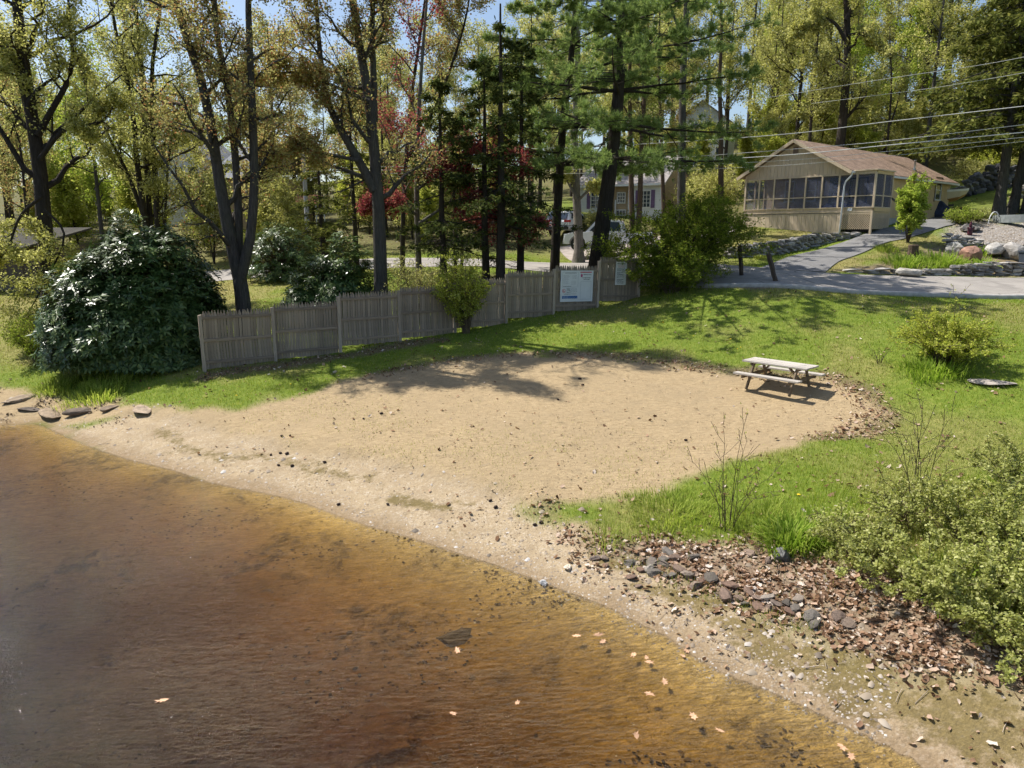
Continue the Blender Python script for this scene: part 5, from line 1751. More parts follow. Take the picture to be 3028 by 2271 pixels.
decid('grey_maple', 'stout grey trunk with a forking left limb behind the third fence panel',
      [stempx([(1126,880),(1124,780),(1120,640),(1112,520),(1100,380),(1085,260),(1060,120),(1035,-60),(1020,-250),(1010,-420)], 27.9, .31, .08),
       stempx([(1108,565),(1080,510),(1040,440),(990,350),(965,280),(945,150),(935,0),(925,-150)], 27.8, .19, .05, toground=False),
       stempx([(1106,360),(1104,220),(1100,80),(1108,-80),(1115,-220)], 28.2, .15, .05, toground=False),
       stempx([(1060,475),(980,458),(880,440),(780,465)], 27.5, .08, .02, toground=False),
       stempx([(1092,300),(1000,260),(880,215),(760,225)], 27.4, .08, .02, toground=False)],
      B_GREY, L_OR, 13, 7, 5, .30, 10, .085, .26, seed=4)
decid('red_leaf_maple', 'purple-leaved maple spreading pale branches among the dark spruces',
      [stempx([(1238,790),(1234,680),(1232,560),(1234,450),(1240,300),(1250,150),(1262,0),(1270,-120)], 33.0, .16, .04),
       stempx([(1238,700),(1330,676),(1400,672),(1470,655),(1530,672),(1560,690)], 32.0, .07, .015, toground=False),
       stempx([(1240,660),(1300,620),(1340,595),(1420,580),(1500,560),(1560,520)], 31.8, .07, .015, toground=False),
       stempx([(1236,560),(1320,500),(1420,470),(1480,440)], 32.2, .06, .015, toground=False),
       stempx([(1236,620),(1160,600),(1080,620)], 32.2, .05, .012, toground=False)],
      B_PALE, L_PU, 11, 6, 5, .25, 7, .10, .34, (30, 65), .05, seed=5)
decid('bronze_tree', 'tall bronze-leaved tree between the grey maple and the spruces',
      [stempx([(1190,800),(1192,640),(1200,480),(1215,300),(1240,120),(1265,-60),(1280,-220)], 37, .15, .04),
       stempx([(1200,480),(1280,330),(1340,180),(1380,40),(1400,-100)], 37, .10, .03, toground=False)],
      B_DARK, L_OR, 14, 7, 5, .35, 11, .095, .28, seed=6)
decid('pale_trunk_tree', 'pale smooth trunk with a bare fork beside the white house',
      [stempx([(1712,720),(1708,640),(1704,560),(1702,470),(1700,380),(1704,260),(1710,120),(1700,0),(1690,-150)], 43, .30, .08),
       stempx([(1708,590),(1680,540),(1665,500)], 42.8, .10, .02, toground=False),
       stempx([(1712,590),(1745,560),(1775,548)], 42.8, .09, .02, toground=False)],
      B_PALE, L_YG, 10, 6, 4, .5, 7, .11, .25, seed=7)
decid('twin_trunk_tree', 'pair of brown trunks in front of the white house windows',
      [stempx([(1872,720),(1868,600),(1866,480),(1864,360),(1862,200),(1866,40),(1860,-120)], 47, .22, .07),
       stempx([(1885,720),(1892,600),(1896,480),(1902,360),(1908,240),(1915,100),(1920,-80)], 46.8, .22, .06)],
      B_BROWN, L_OL, 10, 6, 4, .5, 7, .11, .2, seed=8)
decid('slim_trunk_tree', 'slim straight trunk between the twin trunks and the rough grey trunk',
      [stempx([(1965,720),(1962,600),(1958,480),(1954,360),(1948,220),(1950,80),(1955,-60)], 48, .16, .04)], B_BROWN, L_YG, 6, 5, 4, .75, 6, .11, .2, seed=9)
decid('rough_trunk_tree', 'tall rough-barked grey trunk right of the big pine',
      [stempx([(2012,760),(2014,640),(2016,500),(2018,360),(2020,220),(2028,80),(2032,-60),(2034,-220)], 42, .27, .12),
       stempx([(2024,120),(1990,40),(1960,-60)], 42, .08, .03, toground=False)], B_GREY, L_YG, 6, 5, 4, .8, 5, .11, .2, seed=10)
decid('brown_trunk_tree', 'straight brown trunk just left of the cottage porch',
      [stempx([(2132,720),(2132,600),(2132,480),(2132,380),(2128,240),(2134,100),(2130,-60)], 44, .20, .06)], B_BROWN, L_YG, 5, 5, 4, .82, 5, .11, .2, seed=11)
decid('oak_tree', 'big oak with crooked side limbs directly behind the cottage roof',
      [stempx([(2478,470),(2490,380),(2498,280),(2505,180),(2505,60),(2500,-80),(2505,-220)], 60, .42, .16),
       stempx([(2500,120),(2470,70),(2430,55),(2390,85),(2350,100)], 59.5, .15, .04, toground=False),
       stempx([(2505,105),(2540,100),(2590,120),(2635,160)], 59.5, .13, .03, toground=False),
       stempx([(2500,60),(2530,0),(2560,-80)], 59.5, .15, .05, toground=False)],
      B_DARK, L_YG, 12, 7, 5, .3, 9, .13, .22, seed=12)
decid('slender_twin_tree', 'slender forked tree behind the ridge of the cottage roof',
      [stempx([(2622,480),(2626,400),(2632,330),(2636,250),(2634,170),(2630,80)], 57, .12, .03), stempx([(2632,370),(2652,310),(2664,260),(2668,200)], 57, .07, .02, toground=False)],
      B_DARK, L_YG, 9, 5, 4, .35, 6, .10, .2, seed=13)
decid('dark_trunk_tree', 'dark trunk high on the slope left of the hemlock',
      [stempx([(2735,260),(2742,160),(2750,60),(2755,-60),(2758,-180)], 75, .36, .15)], B_DARK, L_YG, 12, 6, 5, .3, 9, .14, .22, seed=14)
decid('dark_trunk_tree', 'second dark trunk high on the slope, close to the hemlock crown',
      [stempx([(2800,240),(2805,150),(2812,60),(2815,-60),(2818,-180)], 76, .34, .15)], B_DARK, L_OL, 12, 6, 5, .3, 9, .14, .22, seed=15)
yt = ground(2684, 716)
ys = []
for k, (dx, dy, h) in enumerate(((0, 0, 3.4), (.33, .1, 2.9), (-.36, 0, 2.7), (.05, .33, 2.9), (-.1, -.33, 2.5), (.2, -.25, 2.2), (-.22, .2, 2.3))):
    s = np.linspace(0, 1, 14)
    ys.append((np.column_stack([yt[0] + dx * s * 1.6, yt[1] + dy * s * 1.6, yt[2] - .15 + h * s]), .035 * (1 - .8 * s)))
decid('young_tree', 'small leafy young tree beside the driveway in front of the cottage', ys, B_BROWN, L_GR, 15, 5, 3, .28, 5, .095, .26, (30, 65), .15, seed=16, jit=.06, flare=False)

# ---------------------------------------------------------------- pines, hemlocks, spruces
def conifer(name, label, stem, bark, leafm, h0, h1, nb, rprof, mode, per, seed, drop=-.05, tilt=.0, group=None, sub=8, size=.15, cat='tree', dead=0):
    rg = np.random.default_rng(seed + 500)
    C, Rr = stem
    base = C[0].copy(); base[2] += .15
    root = thing(name, label, cat, tuple(base), 0, group)
    Rr = Rr.copy(); Rr[0] *= 1.45
    W = [tubes(C[None], Rr[None], 10)]
    t = np.sort(rg.uniform(h0, h1, nb))
    if mode == 'pine':
        lv = np.linspace(h0, h1, max(nb // 5, 2)); t = np.sort(lv[np.arange(nb) % len(lv)] + rg.normal(0, .004, nb))
        t = np.clip(t, 0, .995)
    p, T, r = sample(C[None], Rr[None], np.zeros(nb, int), t)
    az = np.arange(nb) * 2.39996 + rg.normal(0, .35, nb)
    L = np.array([rprof((tt - h0) / (1 - h0)) for tt in t]) * rg.uniform(.65, 1.12, nb)
    K = 7; s = np.linspace(0, 1, K)
    d = np.column_stack([np.cos(az), np.sin(az), np.full(nb, tilt) + rg.normal(0, .06, nb)])
    A = p[:, None] + d[:, None] * (L[:, None] * s)[..., None]
    A[..., 2] += (drop * L)[:, None] * s ** 1.5 + .04 * L[:, None] * s ** 4
    A += np.cumsum(rg.normal(0, .035, A.shape), 1)
    RA = np.maximum((r * .28)[:, None] * (1 - .8 * s), .01)
    W.append(tubes(A, RA, 5))
    if dead:
        B, RB = grow(C[None], Rr[None], dead, .05, h0 + .05, (75, 100), .09, 5, -.05, .08, .12, rg=rg)
        W.append(tubes(B, RB, 3)); B2, RB2 = grow(B, RB, 5, .2, 1, (30, 60), .5, 4, 0, .1, .6, rg=rg); W.append(tubes(B2, RB2, 3))
    A2, R2 = grow(A, RA, sub, .22, 1, (35, 70), .42, 4, drop * .6, .05, .5, .96, .55, rg=rg)
    W.append(tubes(A2, R2, 3))
    if mode == 'pine':
        A3, R3 = grow(A2, R2, 4, .2, 1, (25, 60), .45, 3, .1, .05, .6, .5, rg=rg)
        P, T = along(np.concatenate([A3]), per, .2, .05, rg)
        D = nrmz(T * .75 + np.array([0, 0, .6]))
        lf = tufts(P, D, 12, size, .026, .62, rg)
    else:
        A3, R3 = grow(A2, R2, 5, .1, 1, (30, 65), .5, 4, drop * 1.5, .05, .6, .8, rg=rg)
        P, T = along(np.concatenate([A3]), per, .05, .05, rg)
        T = T + np.array([0, 0, -.25])
        lf = leaves(P, size, .36, .9, T, rg=rg)
    return finish_tree(root, join(W), lf, bark, leafm)

conifer('white_pine', 'large white pine with leaning trunk and wide flat branches at centre right',
        stempx([(1762,800),(1778,690),(1796,560),(1812,440),(1826,310),(1834,180),(1840,60),(1842,-80),(1842,-260),(1838,-420)], 34, .44, .10, 18),
        B_DARK, L_PINE, .38, .99, 45, lambda f: 7.0 * (1 - f) ** .4 + .6, 'pine', 12500, 1, -.05, .0, sub=12, size=.26)
conifer('white_pine', 'slimmer dark pine left of the leaning white pine',
        stempx([(1640,805),(1644,690),(1652,560),(1660,430),(1672,300),(1690,160),(1702,20),(1710,-120),(1715,-280)], 36, .28, .07, 18),
        B_DARK, L_PINE, .40, .99, 35, lambda f: 5.2 * (1 - f) ** .4 + .6, 'pine', 9000, 2, -.05, .0, sub=10, size=.26)
SPR = [(1315,800,31.5,.19,9.5,'dark spruce with knotty trunk, leftmost of the pair behind the fence'),
       (1348,800,34.5,.10,8,'thin dark spruce stem just right of the leftmost spruce'),
       (1366,795,35.5,.09,7.5,'thinnest of the slim spruce stems behind the climbing shrub'),
       (1437,845,31.2,.20,10,'dark spruce behind the fifth fence panel, left of the leaning one'),
       (1478,850,30.6,.24,12,'dark spruce with leaning lower trunk behind the fence'),
       (1540,820,33.5,.20,11,'dark spruce standing left of the slimmer pine'),
       (1052,740,40.0,.16,11,'dark slender spruce seen left of the grey maple trunk'),
       (958,700,44.0,.20,7,'low spreading dark conifer left of the grey maple')]
for k, (u, v, Y, r, h, lab) in enumerate(SPR):
    q = at(u, v, Y)
    st = lone_stem(q[0], q[1], h, r, (0.0, 0), rg=np.random.default_rng(k + 40))
    conifer('spruce', lab, st, B_DARK, L_SPR if k < 6 else L_HEM, .26 if k < 7 else .12, .99, 34 if r > .12 else 18, (lambda f: 2.1 * (1 - f) ** .7 + .35) if r > .12 else (lambda f: 1.0 * (1 - f) ** .7 + .3), 'flat', 6500 if r > .12 else 2000, 10 + k, -.22, .0, sub=7, size=.2, dead=16, group='spruces behind the fence')
q = at(2942, 655, 44.5)
HEM = [(2950, 46.5, .34, 21, 6.2, 'large hemlock with thick grey trunk at the right, left of three'),
       (2988, 47.5, .30, 18, 4.4, 'middle hemlock of the three trunks at the right edge'),
       (3030, 47.0, .26, 20, 4.9, 'hemlock at the right edge, rightmost of three trunks')]
for k, (u, Y, r, h, rad, lab) in enumerate(HEM):
    q = at(u, 655, Y)
    st = lone_stem(q[0], q[1], h, r, ((-.0, .06, 0)[k], 0), rg=np.random.default_rng(k + 70))
    conifer('hemlock', lab, st, B_GREY, L_HEM, .25, .99, 76, lambda f, rad=rad: rad * (1 - f) ** .75 + .4, 'flat', 26000, 30 + k, -.30, .06, sub=11, size=.34, group='hemlocks at the right edge')

# ---------------------------------------------------------------- shrubs
def rhodo(name, label, c, rx, ry, rz, n, seed, lsize=.17, zmin=-.1, domes=((0, 0, 1, 1, 1),)):
    rg = np.random.default_rng(seed + 900)
    root = thing(name, label, 'shrub', tuple(c))
    DS = []; PS = []
    for ox, oy, sx_, sy_, sz_ in domes:
        m_ = int(n * sx_ * sz_)
        d = nrmz(rg.normal(size=(m_ * 3, 3)))
        d = d[d[:, 2] > zmin][:m_]
        lump = 1 + .30 * (fbm(d[:, 0] * 3 + 7 + ox, d[:, 1] * 3 + d[:, 2] * 4, 1.0, seed, 3) - .5) * 2
        rad = np.where(rg.random(len(d)) < .70, rg.uniform(.88, 1.05, len(d)), rg.uniform(.5, .9, len(d))) * lump
        Z = np.maximum(d[:, 2], -.02)
        P = np.column_stack([d[:, 0] * rx * sx_, d[:, 1] * ry * sy_, Z * rz * sz_ + .12]) * rad[:, None]
        P += np.array([ox * rx, oy * ry, .05])
        ok = np.ones(len(P), bool)
        for qx, qy, tx, ty, tz in domes:
            if (qx, qy, tx) != (ox, oy, sx_):
                e = ((P[:, 0] - qx * rx) / (rx * tx)) ** 2 + ((P[:, 1] - qy * ry) / (ry * ty)) ** 2 + (P[:, 2] / (rz * tz)) ** 2
                ok &= e > .55
        DS.append(d[ok]); PS.append(P[ok])
    d = np.concatenate(DS); P = np.concatenate(PS)
    ax = nrmz(d + np.array([0, 0, .55]) + rg.normal(0, .25, d.shape))
    k = 8
    u_ = nrmz(np.cross(ax, rg.normal(size=ax.shape))); v_ = np.cross(ax, u_)
    th = np.arange(k) * 2 * np.pi / k
    D = u_[:, None] * np.cos(th)[None, :, None] + v_[:, None] * np.sin(th)[None, :, None]
    D = D + ax[:, None] * rg.uniform(-.25, .45, (len(d), k, 1))
    D = nrmz(D + rg.normal(0, .12, D.shape))
    l = lsize * rg.uniform(.7, 1.2, (len(d), k, 1)); w_ = l * .17
    sd = nrmz(np.cross(D, ax[:, None])) 
    B = P[:, None] + D * .02
    nn = np.cross(sd, D)
    V = np.stack([B, B + D * l * .45 + sd * w_ + nn * w_ * .3, B + D * l - nn * l * .06, B + D * l * .45 - sd * w_ + nn * w_ * .3], 2).reshape(-1, 3)
    F = np.arange(len(V)).reshape(-1, 4)
    o = obj('foliage', mesh_np('foliage', V, F, L_RHO, False), root)
    # stems from the ground out to a share of the whorls
    m = min(220, len(P)); Pm = P[rg.permutation(len(P))[:m]]
    s = np.linspace(0, 1, 5)
    b0 = np.column_stack([rg.normal(0, rx * .12, m), rg.normal(0, ry * .12, m), np.full(m, -.1)])
    C = b0[:, None] * (1 - s[None, :, None]) + Pm[:, None] * s[None, :, None]
    C[..., 2] += .15 * rz * np.sin(s * np.pi)[None]
    V, F = tubes(C, np.linspace(.035, .008, 5)[None].repeat(m, 0), 4)
    obj('stems', mesh_np('stems', V, F, B_BROWN, True), root)
    return root
c = at(432, 1095, 24.6); c[2] = hz(c[0], c[1])
rhodo('rhododendron', 'huge rounded rhododendron with glossy dark leaves at the left end of the fence', c, 3.1, 2.6, 4.4, 5200, 1, .22, domes=((.16, 0, .74, .9, 1.0), (-.42, -.05, .58, .85, .72), (.42, -.1, .55, .8, .66), (-.1, -.35, .7, .6, .55)))
c = at(975, 900, 28.6); c[2] = hz(c[0], c[1])
rhodo('rhododendron', 'smaller open rhododendron with pale glossy leaves behind the second fence panel', c, 1.9, 1.5, 2.75, 1500, 2, .22, domes=((.3, 0, .68, .9, 1.0), (-.42, 0, .58, .8, .7)))
c = at(835, 700, 40); c[2] = hz(c[0], c[1])
rhodo('rhododendron', 'distant dark rhododendron beyond the road behind the forked maple', c, 2.2, 1.5, 2.6, 900, 3, .2)

def fan(name, label, base, rad, hgt, ns, leafm, lsize, leafn, seed, bark=B_TWIG, lean=(0, 0), n1=8, n2=5, aspect=.7, up=.1, r0=.018, flat=0, spread=1.0, cat='shrub', group=None, dense0=.15, fold=0):
    rg = np.random.default_rng(seed + 1300)
    root = thing(name, label, cat, tuple(base), 0, group)
    az = rg.uniform(0, 2 * np.pi, ns); q = np.sqrt(rg.random(ns)) * spread
    K = 8; s = np.linspace(0, 1, K)
    hh = hgt * (1 - .45 * q ** 2) * rg.uniform(.75, 1.05, ns)
    b0 = np.column_stack([np.cos(az), np.sin(az), np.zeros(ns)]) * rad * .12
    out = np.column_stack([np.cos(az) * q * rad + lean[0], np.sin(az) * q * rad + lean[1]])
    C = np.zeros((ns, K, 3))
    C[..., 0] = b0[:, 0:1] + out[:, 0:1] * s ** 1.5
    C[..., 1] = b0[:, 1:2] + out[:, 1:2] * s ** 1.5
    C[..., 2] = hh[:, None] * (1 - (1 - s) ** 1.5) - .06
    C += np.cumsum(rg.normal(0, .02 * hgt / 3, C.shape), 1) * (s > 0)[None, :, None]
    Rr = np.full((ns, 1), r0) * (1 - .75 * s)[None]
    W = [tubes(C, Rr, 3)]
    A1, R1 = grow(C, Rr, n1, .2, 1, (25, 70), .32, 3, up, .08, .6, flat, .4, rg=rg)
    A1[..., 2] = np.maximum(A1[..., 2], .02)
    W.append(tubes(A1, np.maximum(R1 * .8, .004), 3))
    A2, R2 = grow(A1, R1, n2, .15, 1, (25, 65), .45, 3, up, .08, .6, flat, rg=rg)
    W.append(tubes(A2[::2], np.maximum(R2[::2] * .6, .002), 3))
    P, T = along(A2, leafn, dense0, lsize * .5, rg)
    P[:, 2] = np.maximum(P[:, 2], .03)
    V, F = join(W)
    obj('stems', mesh_np('stems', V, F, bark, True), root)
    V, F = leaves(P, lsize, aspect, .5, T if aspect < .5 else None, fold, rg)
    obj('foliage', mesh_np('foliage', V, F, leafm, False), root)
    return root
def gb(u, v): return tuple(ground(u, v))
def gy_(u, v, Y):
    p = at(u, v, Y); return (p[0], p[1], hz(p[0], p[1]))
fan('feathery_shrub', 'feathery dark green shrub spreading at the right end of the fence', gy_(2010, 862, 31.6), 3.0, 4.1, 80, L_YEW, .11, 42000, 1, n1=10, n2=6, aspect=.45, up=-.06, r0=.022, flat=.4, bark=B_DARK, spread=1.15)
fan('spreading_bush', 'low spreading green bush at the foot of the feathery shrub', gy_(1985, 880, 30.6), 2.1, 1.5, 60, L_YEW, .09, 16000, 17, n1=8, n2=5, aspect=.45, up=-.05, r0=.015, flat=.5)
fan('feathery_shrub', 'narrow green shrub screening the pickup behind the last fence panel', gy_(1790, 800, 36.0), .8, 2.4, 26, L_YEW, .10, 4500, 2, n1=9, n2=5, aspect=.4, up=-.02, flat=.4)
fan('climbing_shrub', 'pale green shrub hanging over the fifth fence panel', gb(1378, 985), .95, 2.75, 45, L_LIME, .07, 14000, 3, lean=(-.2, .1), n1=9, n2=5)
fan('olive_shrub', 'olive shrub behind the fence right of the grey trunk', gy_(1225, 880, 28.6), 1.5, 2.3, 50, L_OL, .06, 9000, 4, n1=9, n2=5)
fan('lime_shrub', 'rounded yellow-green shrub on the lawn at the right', gb(2790, 1082), 1.3, 1.45, 60, L_LIME, .055, 20000, 5, n1=9, n2=5, up=.02, flat=.5)
fan('arching_sprigs', 'three tall arching sprigs above the yellow-green shrub', gb(2815, 1085), .9, 2.1, 4, L_LIME, .05, 350, 6, n1=6, n2=3, r0=.012)
fan('conical_shrub', 'brown-green clipped shrub at the corner of the white house', gy_(1748, 690, 53.0), 1.1, 1.6, 50, L_OL, .09, 7000, 7, n1=8, n2=4)
fan('evergreen_shrub', 'small dark evergreen at the left side of the large rhododendron', gy_(105, 1010, 25.5), 1.0, 1.7, 40, L_YEW, .07, 7000, 8, n1=8, n2=4, aspect=.4)
fan('yew_bush', 'dark olive yew mass beyond the road, left of the grey maple', gy_(880, 770, 46.0), 2.8, 2.6, 60, L_HEM, .12, 10000, 9, n1=8, n2=5, aspect=.4, flat=.5)
fan('yellow_bush', 'bright yellow-green bush beyond the road behind the forked maple', gy_(755, 770, 46.5), 1.6, 2.2, 50, L_LIME, .10, 6000, 10, n1=8, n2=4)
fan('yellow_bush', 'yellow-green thicket left of the cottage porch', gy_(2105, 650, 51.5), 1.9, 4.0, 60, L_YG, .11, 12000, 11, n1=9, n2=5)
fan('yellow_bush', 'yellow-green thicket between the white house and the brown trunk', gy_(2062, 640, 56.5), 1.8, 3.6, 50, L_YG, .11, 9000, 12, n1=9, n2=5)
fan('green_bush', 'green bush on the slope behind the boat', gy_(2870, 600, 59.0), 1.8, 2.0, 40, L_OL, .12, 5000, 13, n1=8, n2=4)
fan('flowering_plant', 'leafy pink-flowered plant at the corner of the gravel patio', gb(2840, 662), .9, .95, 40, L_GR, .07, 4500, 14, n1=7, n2=4)
fan('flowering_plant', 'low reddish leafy plant at the foot of the hemlocks', gb(2890, 655), .7, .8, 30, L_PALE, .07, 2500, 15, n1=7, n2=4)
# right foreground thicket
TH = [(2560,1700,.8,.8,'twiggy shrub leaning over the leaf litter, leftmost of the right thicket',3200), (2720,1790,.95,1.0,'leafy shrub with dark twigs behind the leaf litter, second of the thicket',5400),
      (2900,1850,.9,.95,'leafy shrub on the bank near the right edge, above the leaf litter',6200), (3040,1960,.75,.8,'leafy shrub at the lower right edge of the picture',5200), (2860,1610,1.0,1.05,'pale-leaved shrub in the middle of the right thicket',5600),
      (3030,1680,.95,1.2,'tall pale-leaved shrub at the right edge of the picture',5200), (2990,1480,.9,1.0,'uppermost shrub of the right thicket at the picture edge',3600), (2700,1560,.8,.85,'thin upright shrub at the upper left of the thicket',1400),
      (2480,1600,.6,.6,'low sparse shrub between the daylily clump and the thicket',900), (3080,1830,.8,1.0,'shrub half cut off by the right edge of the picture',2600)]
for k, (u, v, r, h, lab, nl) in enumerate(TH):
    fan('bank_shrub', lab, gb(u, v), r, h * 1.05, 18, L_PALE, .048, int(nl * 1.45), 40 + k, n1=6, n2=5, up=.12, r0=.010, group='shrubs on the right bank', fold=.2, spread=1.1)
fan('bare_sapling', 'bare upright sapling stems with tiny buds beside the sand', gb(2150, 1565), .85, 1.9, 10, L_LIME, .022, 420, 60, n1=4, n2=2, up=.2, r0=.009)
fan('bare_sapling', 'tall thin budding stems rising from the right thicket', gb(2715, 1500), .9, 2.0, 9, L_PALE, .035, 420, 61, n1=4, n2=2, up=.2, r0=.01)
fan('bare_sapling', 'small bare twigs on the lawn left of the yellow-green shrub', gb(2600, 1075), .4, .85, 7, L_LIME, .02, 60, 62, n1=4, n2=2, up=.15, r0=.009)

def blades(name, label, base, rad, n, ln, wd, seed, mat=None, cat='plant', group=None, stiff=.55):
    rg = np.random.default_rng(seed + 1700)
    root = base
    az = rg.uniform(0, 2 * np.pi, n); q = np.sqrt(rg.random(n))
    b = np.column_stack([np.cos(az + rg.normal(0, .6, n)) * q * rad, np.sin(az + rg.normal(0, .6, n)) * q * rad])
    z = H(b + np.array(base[:2])) - base[2]
    K = 5; s = np.linspace(0, 1, K)
    L = ln * rg.uniform(.6, 1.15, n)
    o_ = rg.uniform(.25, 1.0, n)
    C = np.zeros((n, K, 3))
    C[..., 0] = b[:, :1] + (np.cos(az) * o_ * L)[:, None] * s ** 1.6 * .75
    C[..., 1] = b[:, 1:2] + (np.sin(az) * o_ * L)[:, None] * s ** 1.6 * .75
    C[..., 2] = z[:, None] - .02 + L[:, None] * (s - stiff * o_[:, None] * s ** 2.4)
    side = np.column_stack([-np.sin(az), np.cos(az), np.zeros(n)])
    w_ = wd * np.array([.8, 1.0, .9, .6, .05])
    V = np.stack([C - side[:, None] * w_[None, :, None], C + side[:, None] * w_[None, :, None]], 2).reshape(-1, 3)
    n_, k_ = np.meshgrid(np.arange(n), np.arange(K - 1), indexing='ij')
    i0 = (n_ * K + k_) * 2
    F = np.stack([i0, i0 + 1, i0 + 3, i0 + 2], -1).reshape(-1, 4)
    o = obj(name, mesh_np(name, V, F, mat or L_LILY, True), None, tuple(base))
    return tag(o, label, cat, group)
blades('daylily_clump', 'lush clump of long green strap leaves at the top of the leafy bank', gb(2335, 1615), .42, 420, .58, .012, 1)
blades('daylily_clump', 'green daylily clump at the foot of the yellow-green shrub', gb(2755, 1105), .75, 520, .5, .012, 2)
blades('daylily_clump', 'daylily patch left of the tree stump beyond the road', gb(2680, 785), 1.0, 500, .6, .018, 3)
blades('daylily_clump', 'daylilies in front of the red boulder', gb(2790, 780), 1.1, 600, .6, .018, 4)
blades('daylily_clump', 'daylilies between the red boulder and the terrace wall', gb(2880, 748), .9, 420, .55, .018, 5)
blades('daylily_clump', 'daylilies right of the red boulder', gb(2905, 790), .7, 300, .5, .018, 6)
blades('daylily_clump', 'green strap leaves deep inside the right thicket', gb(2830, 1750), .6, 260, .5, .011, 15)
blades('daylily_clump', 'strap leaves low in the thicket near the right edge', gb(2960, 1800), .5, 200, .45, .011, 16)
blades('grass_tuft', 'rough grass tuft at the left end of the stone edging', gb(1790, 1610), .35, 90, .4, .006, 7, L_GR)
blades('grass_tuft', 'coarse grass overhanging the shore below the rhododendron', gb(290, 1165), 1.0, 900, .42, .009, 8, L_GR)
blades('grass_tuft', 'coarse grass on the shore left of the leaf pile', gb(170, 1150), .7, 500, .38, .009, 9, L_GR)
blades('grass_tuft', 'coarse long grass between the sand lip and the sapling', gb(1990, 1520), .9, 900, .26, .007, 10, L_GR)
blades('grass_tuft', 'coarse long grass on the bank right of the sapling', gb(2260, 1540), .6, 380, .3, .007, 11, L_GR)
blades('fern_tuft', 'small bright green tuft below the cottage wall', gb(2248, 765), .25, 120, .3, .02, 12, L_LIME)
blades('fern_tuft', 'bright green weeds at the turn of the stone wall by the driveway', gb(2415, 722), .4, 160, .35, .02, 13, L_LIME)
blades('grass_tuft', 'tall grass tuft on the verge of the driveway', gb(2620, 740), .5, 260, .4, .012, 14, L_GR)

# ---------------------------------------------------------------- the wood behind: a few kinds, each copied
def proto(name, leafm, bark, h, r, seed, stems=1, **kw):
    rg = np.random.default_rng(seed + 50)
    kw.setdefault('lmul', 1.2)
    st = []
    for k in range(stems):
        s = np.linspace(0, 1, 14)
        a = rg.uniform(0, 6.28)
        C = np.column_stack([np.cumsum(rg.normal(0, .02 * h / 14, 14)) + (.12 * h * s ** 1.3 * math.cos(a) if stems > 1 else 0), np.cumsum(rg.normal(0, .02 * h / 14, 14)) + (.12 * h * s ** 1.3 * math.sin(a) if stems > 1 else 0), -.15 + h * s])
        C -= C[0] * np.array([1, 1, 0])
        st.append((C, r * (1 - .85 * s) * (1 if k == 0 else .75)))
    return decid(name, 'x', st, bark, leafm, seed=seed, **kw)
PROT = {
 'yg': proto('woodland_tree', L_YG, B_DARK, 17, .20, 201, n1=18, n2=7, n3=4, t0=.22, leafn=14, lsize=.165, fr1=.26, jit=.22),
 'yg2': proto('woodland_tree', L_YG, B_GREY, 19, .22, 202, n1=18, n2=7, n3=4, t0=.3, leafn=13, lsize=.165, fr1=.24, jit=.22),
 'ol': proto('woodland_tree', L_OL, B_DARK, 16, .19, 203, n1=18, n2=7, n3=4, t0=.2, leafn=14, lsize=.165, fr1=.27, jit=.22),
 'or': proto('woodland_tree', L_OR, B_DARK, 16, .18, 204, n1=18, n2=7, n3=4, t0=.25, leafn=12, lsize=.155, fr1=.26, jit=.2),
 'gr': proto('woodland_tree', L_GR, B_GREY, 14, .17, 205, n1=18, n2=7, n3=4, t0=.18, leafn=14, lsize=.16, fr1=.28, jit=.22),
 'un': proto('understory_tree', L_YG, B_DARK, 6.5, .07, 206, stems=3, n1=12, n2=6, n3=4, t0=.12, leafn=9, lsize=.15, fr1=.34, jit=.15, flare=False),
 'ug': proto('understory_tree', L_LIME, B_DARK, 5, .06, 207, stems=3, n1=12, n2=6, n3=4, t0=.1, leafn=10, lsize=.14, fr1=.36, jit=.15, flare=False),
}
used = set()
def plant(kind, x, y, sc, label, group):
    r = PROT[kind]
    z = hz(x, y)
    a = random.uniform(0, 6.28)
    if kind not in used:
        used.add(kind)
        r.location = (x, y, z); r.rotation_euler = (0, 0, a); r.scale = (sc,) * 3
        r['label'] = label; r['group'] = group
        return r
    o = dup(r, (x, y, z), a, label, sc)
    o['group'] = group
    return o
rw = random.Random(11)
def wood(kinds, n, xr, yr, sc, label, group, avoid=(), mind=3.0):
    placed = []
    tries = 0
    while len(placed) < n and tries < 4000:
        tries += 1
        y = rw.uniform(*yr)
        x = rw.uniform(*xr) * y                     # xr given as x / y so that the belt follows the view
        if any((x - a) ** 2 + (y - b) ** 2 < r * r for a, b, r in avoid): continue
        if any((x - a) ** 2 + (y - b) ** 2 < mind * mind for a, b in placed): continue
        placed.append((x, y))
        k = rw.choice(kinds)
        plant(k, x, y, rw.uniform(*sc), label[k] if isinstance(label, dict) else label, group)
AV = [(24.5, 48, 11), (18, 44, 6), (9, 60, 7.5), (15, 61, 5), (20.5, 79, 6), (27, 51, 6), (29, 46, 4), (33, 57, 5), (-24, 63, 6), (-29, 66, 5), (6, 66, 4), (8, 49, 7), (-20, 44, 4), (-13, 53, 4), (-4, 45, 5), (0, 42, 4.5)]
hl = {k: v for k, v in (('yg', 'yellow-green tree in the hillside wood above the tan cottage'), ('yg2', 'tall grey-barked yellow-green tree in the hillside wood above the cottage'), ('gr', 'fresh green tree in the hillside wood above the cottage'),
                        ('ol', 'olive-leaved tree in the hillside wood above the cottage'), ('or', 'bronze-leaved tree in the hillside wood above the cottage'))}
wood(['yg', 'yg2', 'ol', 'yg', 'gr'], 36, (.22, .88), (60, 84), (.8, 1.15), hl, 'trees of the hillside wood', AV, 3.6)
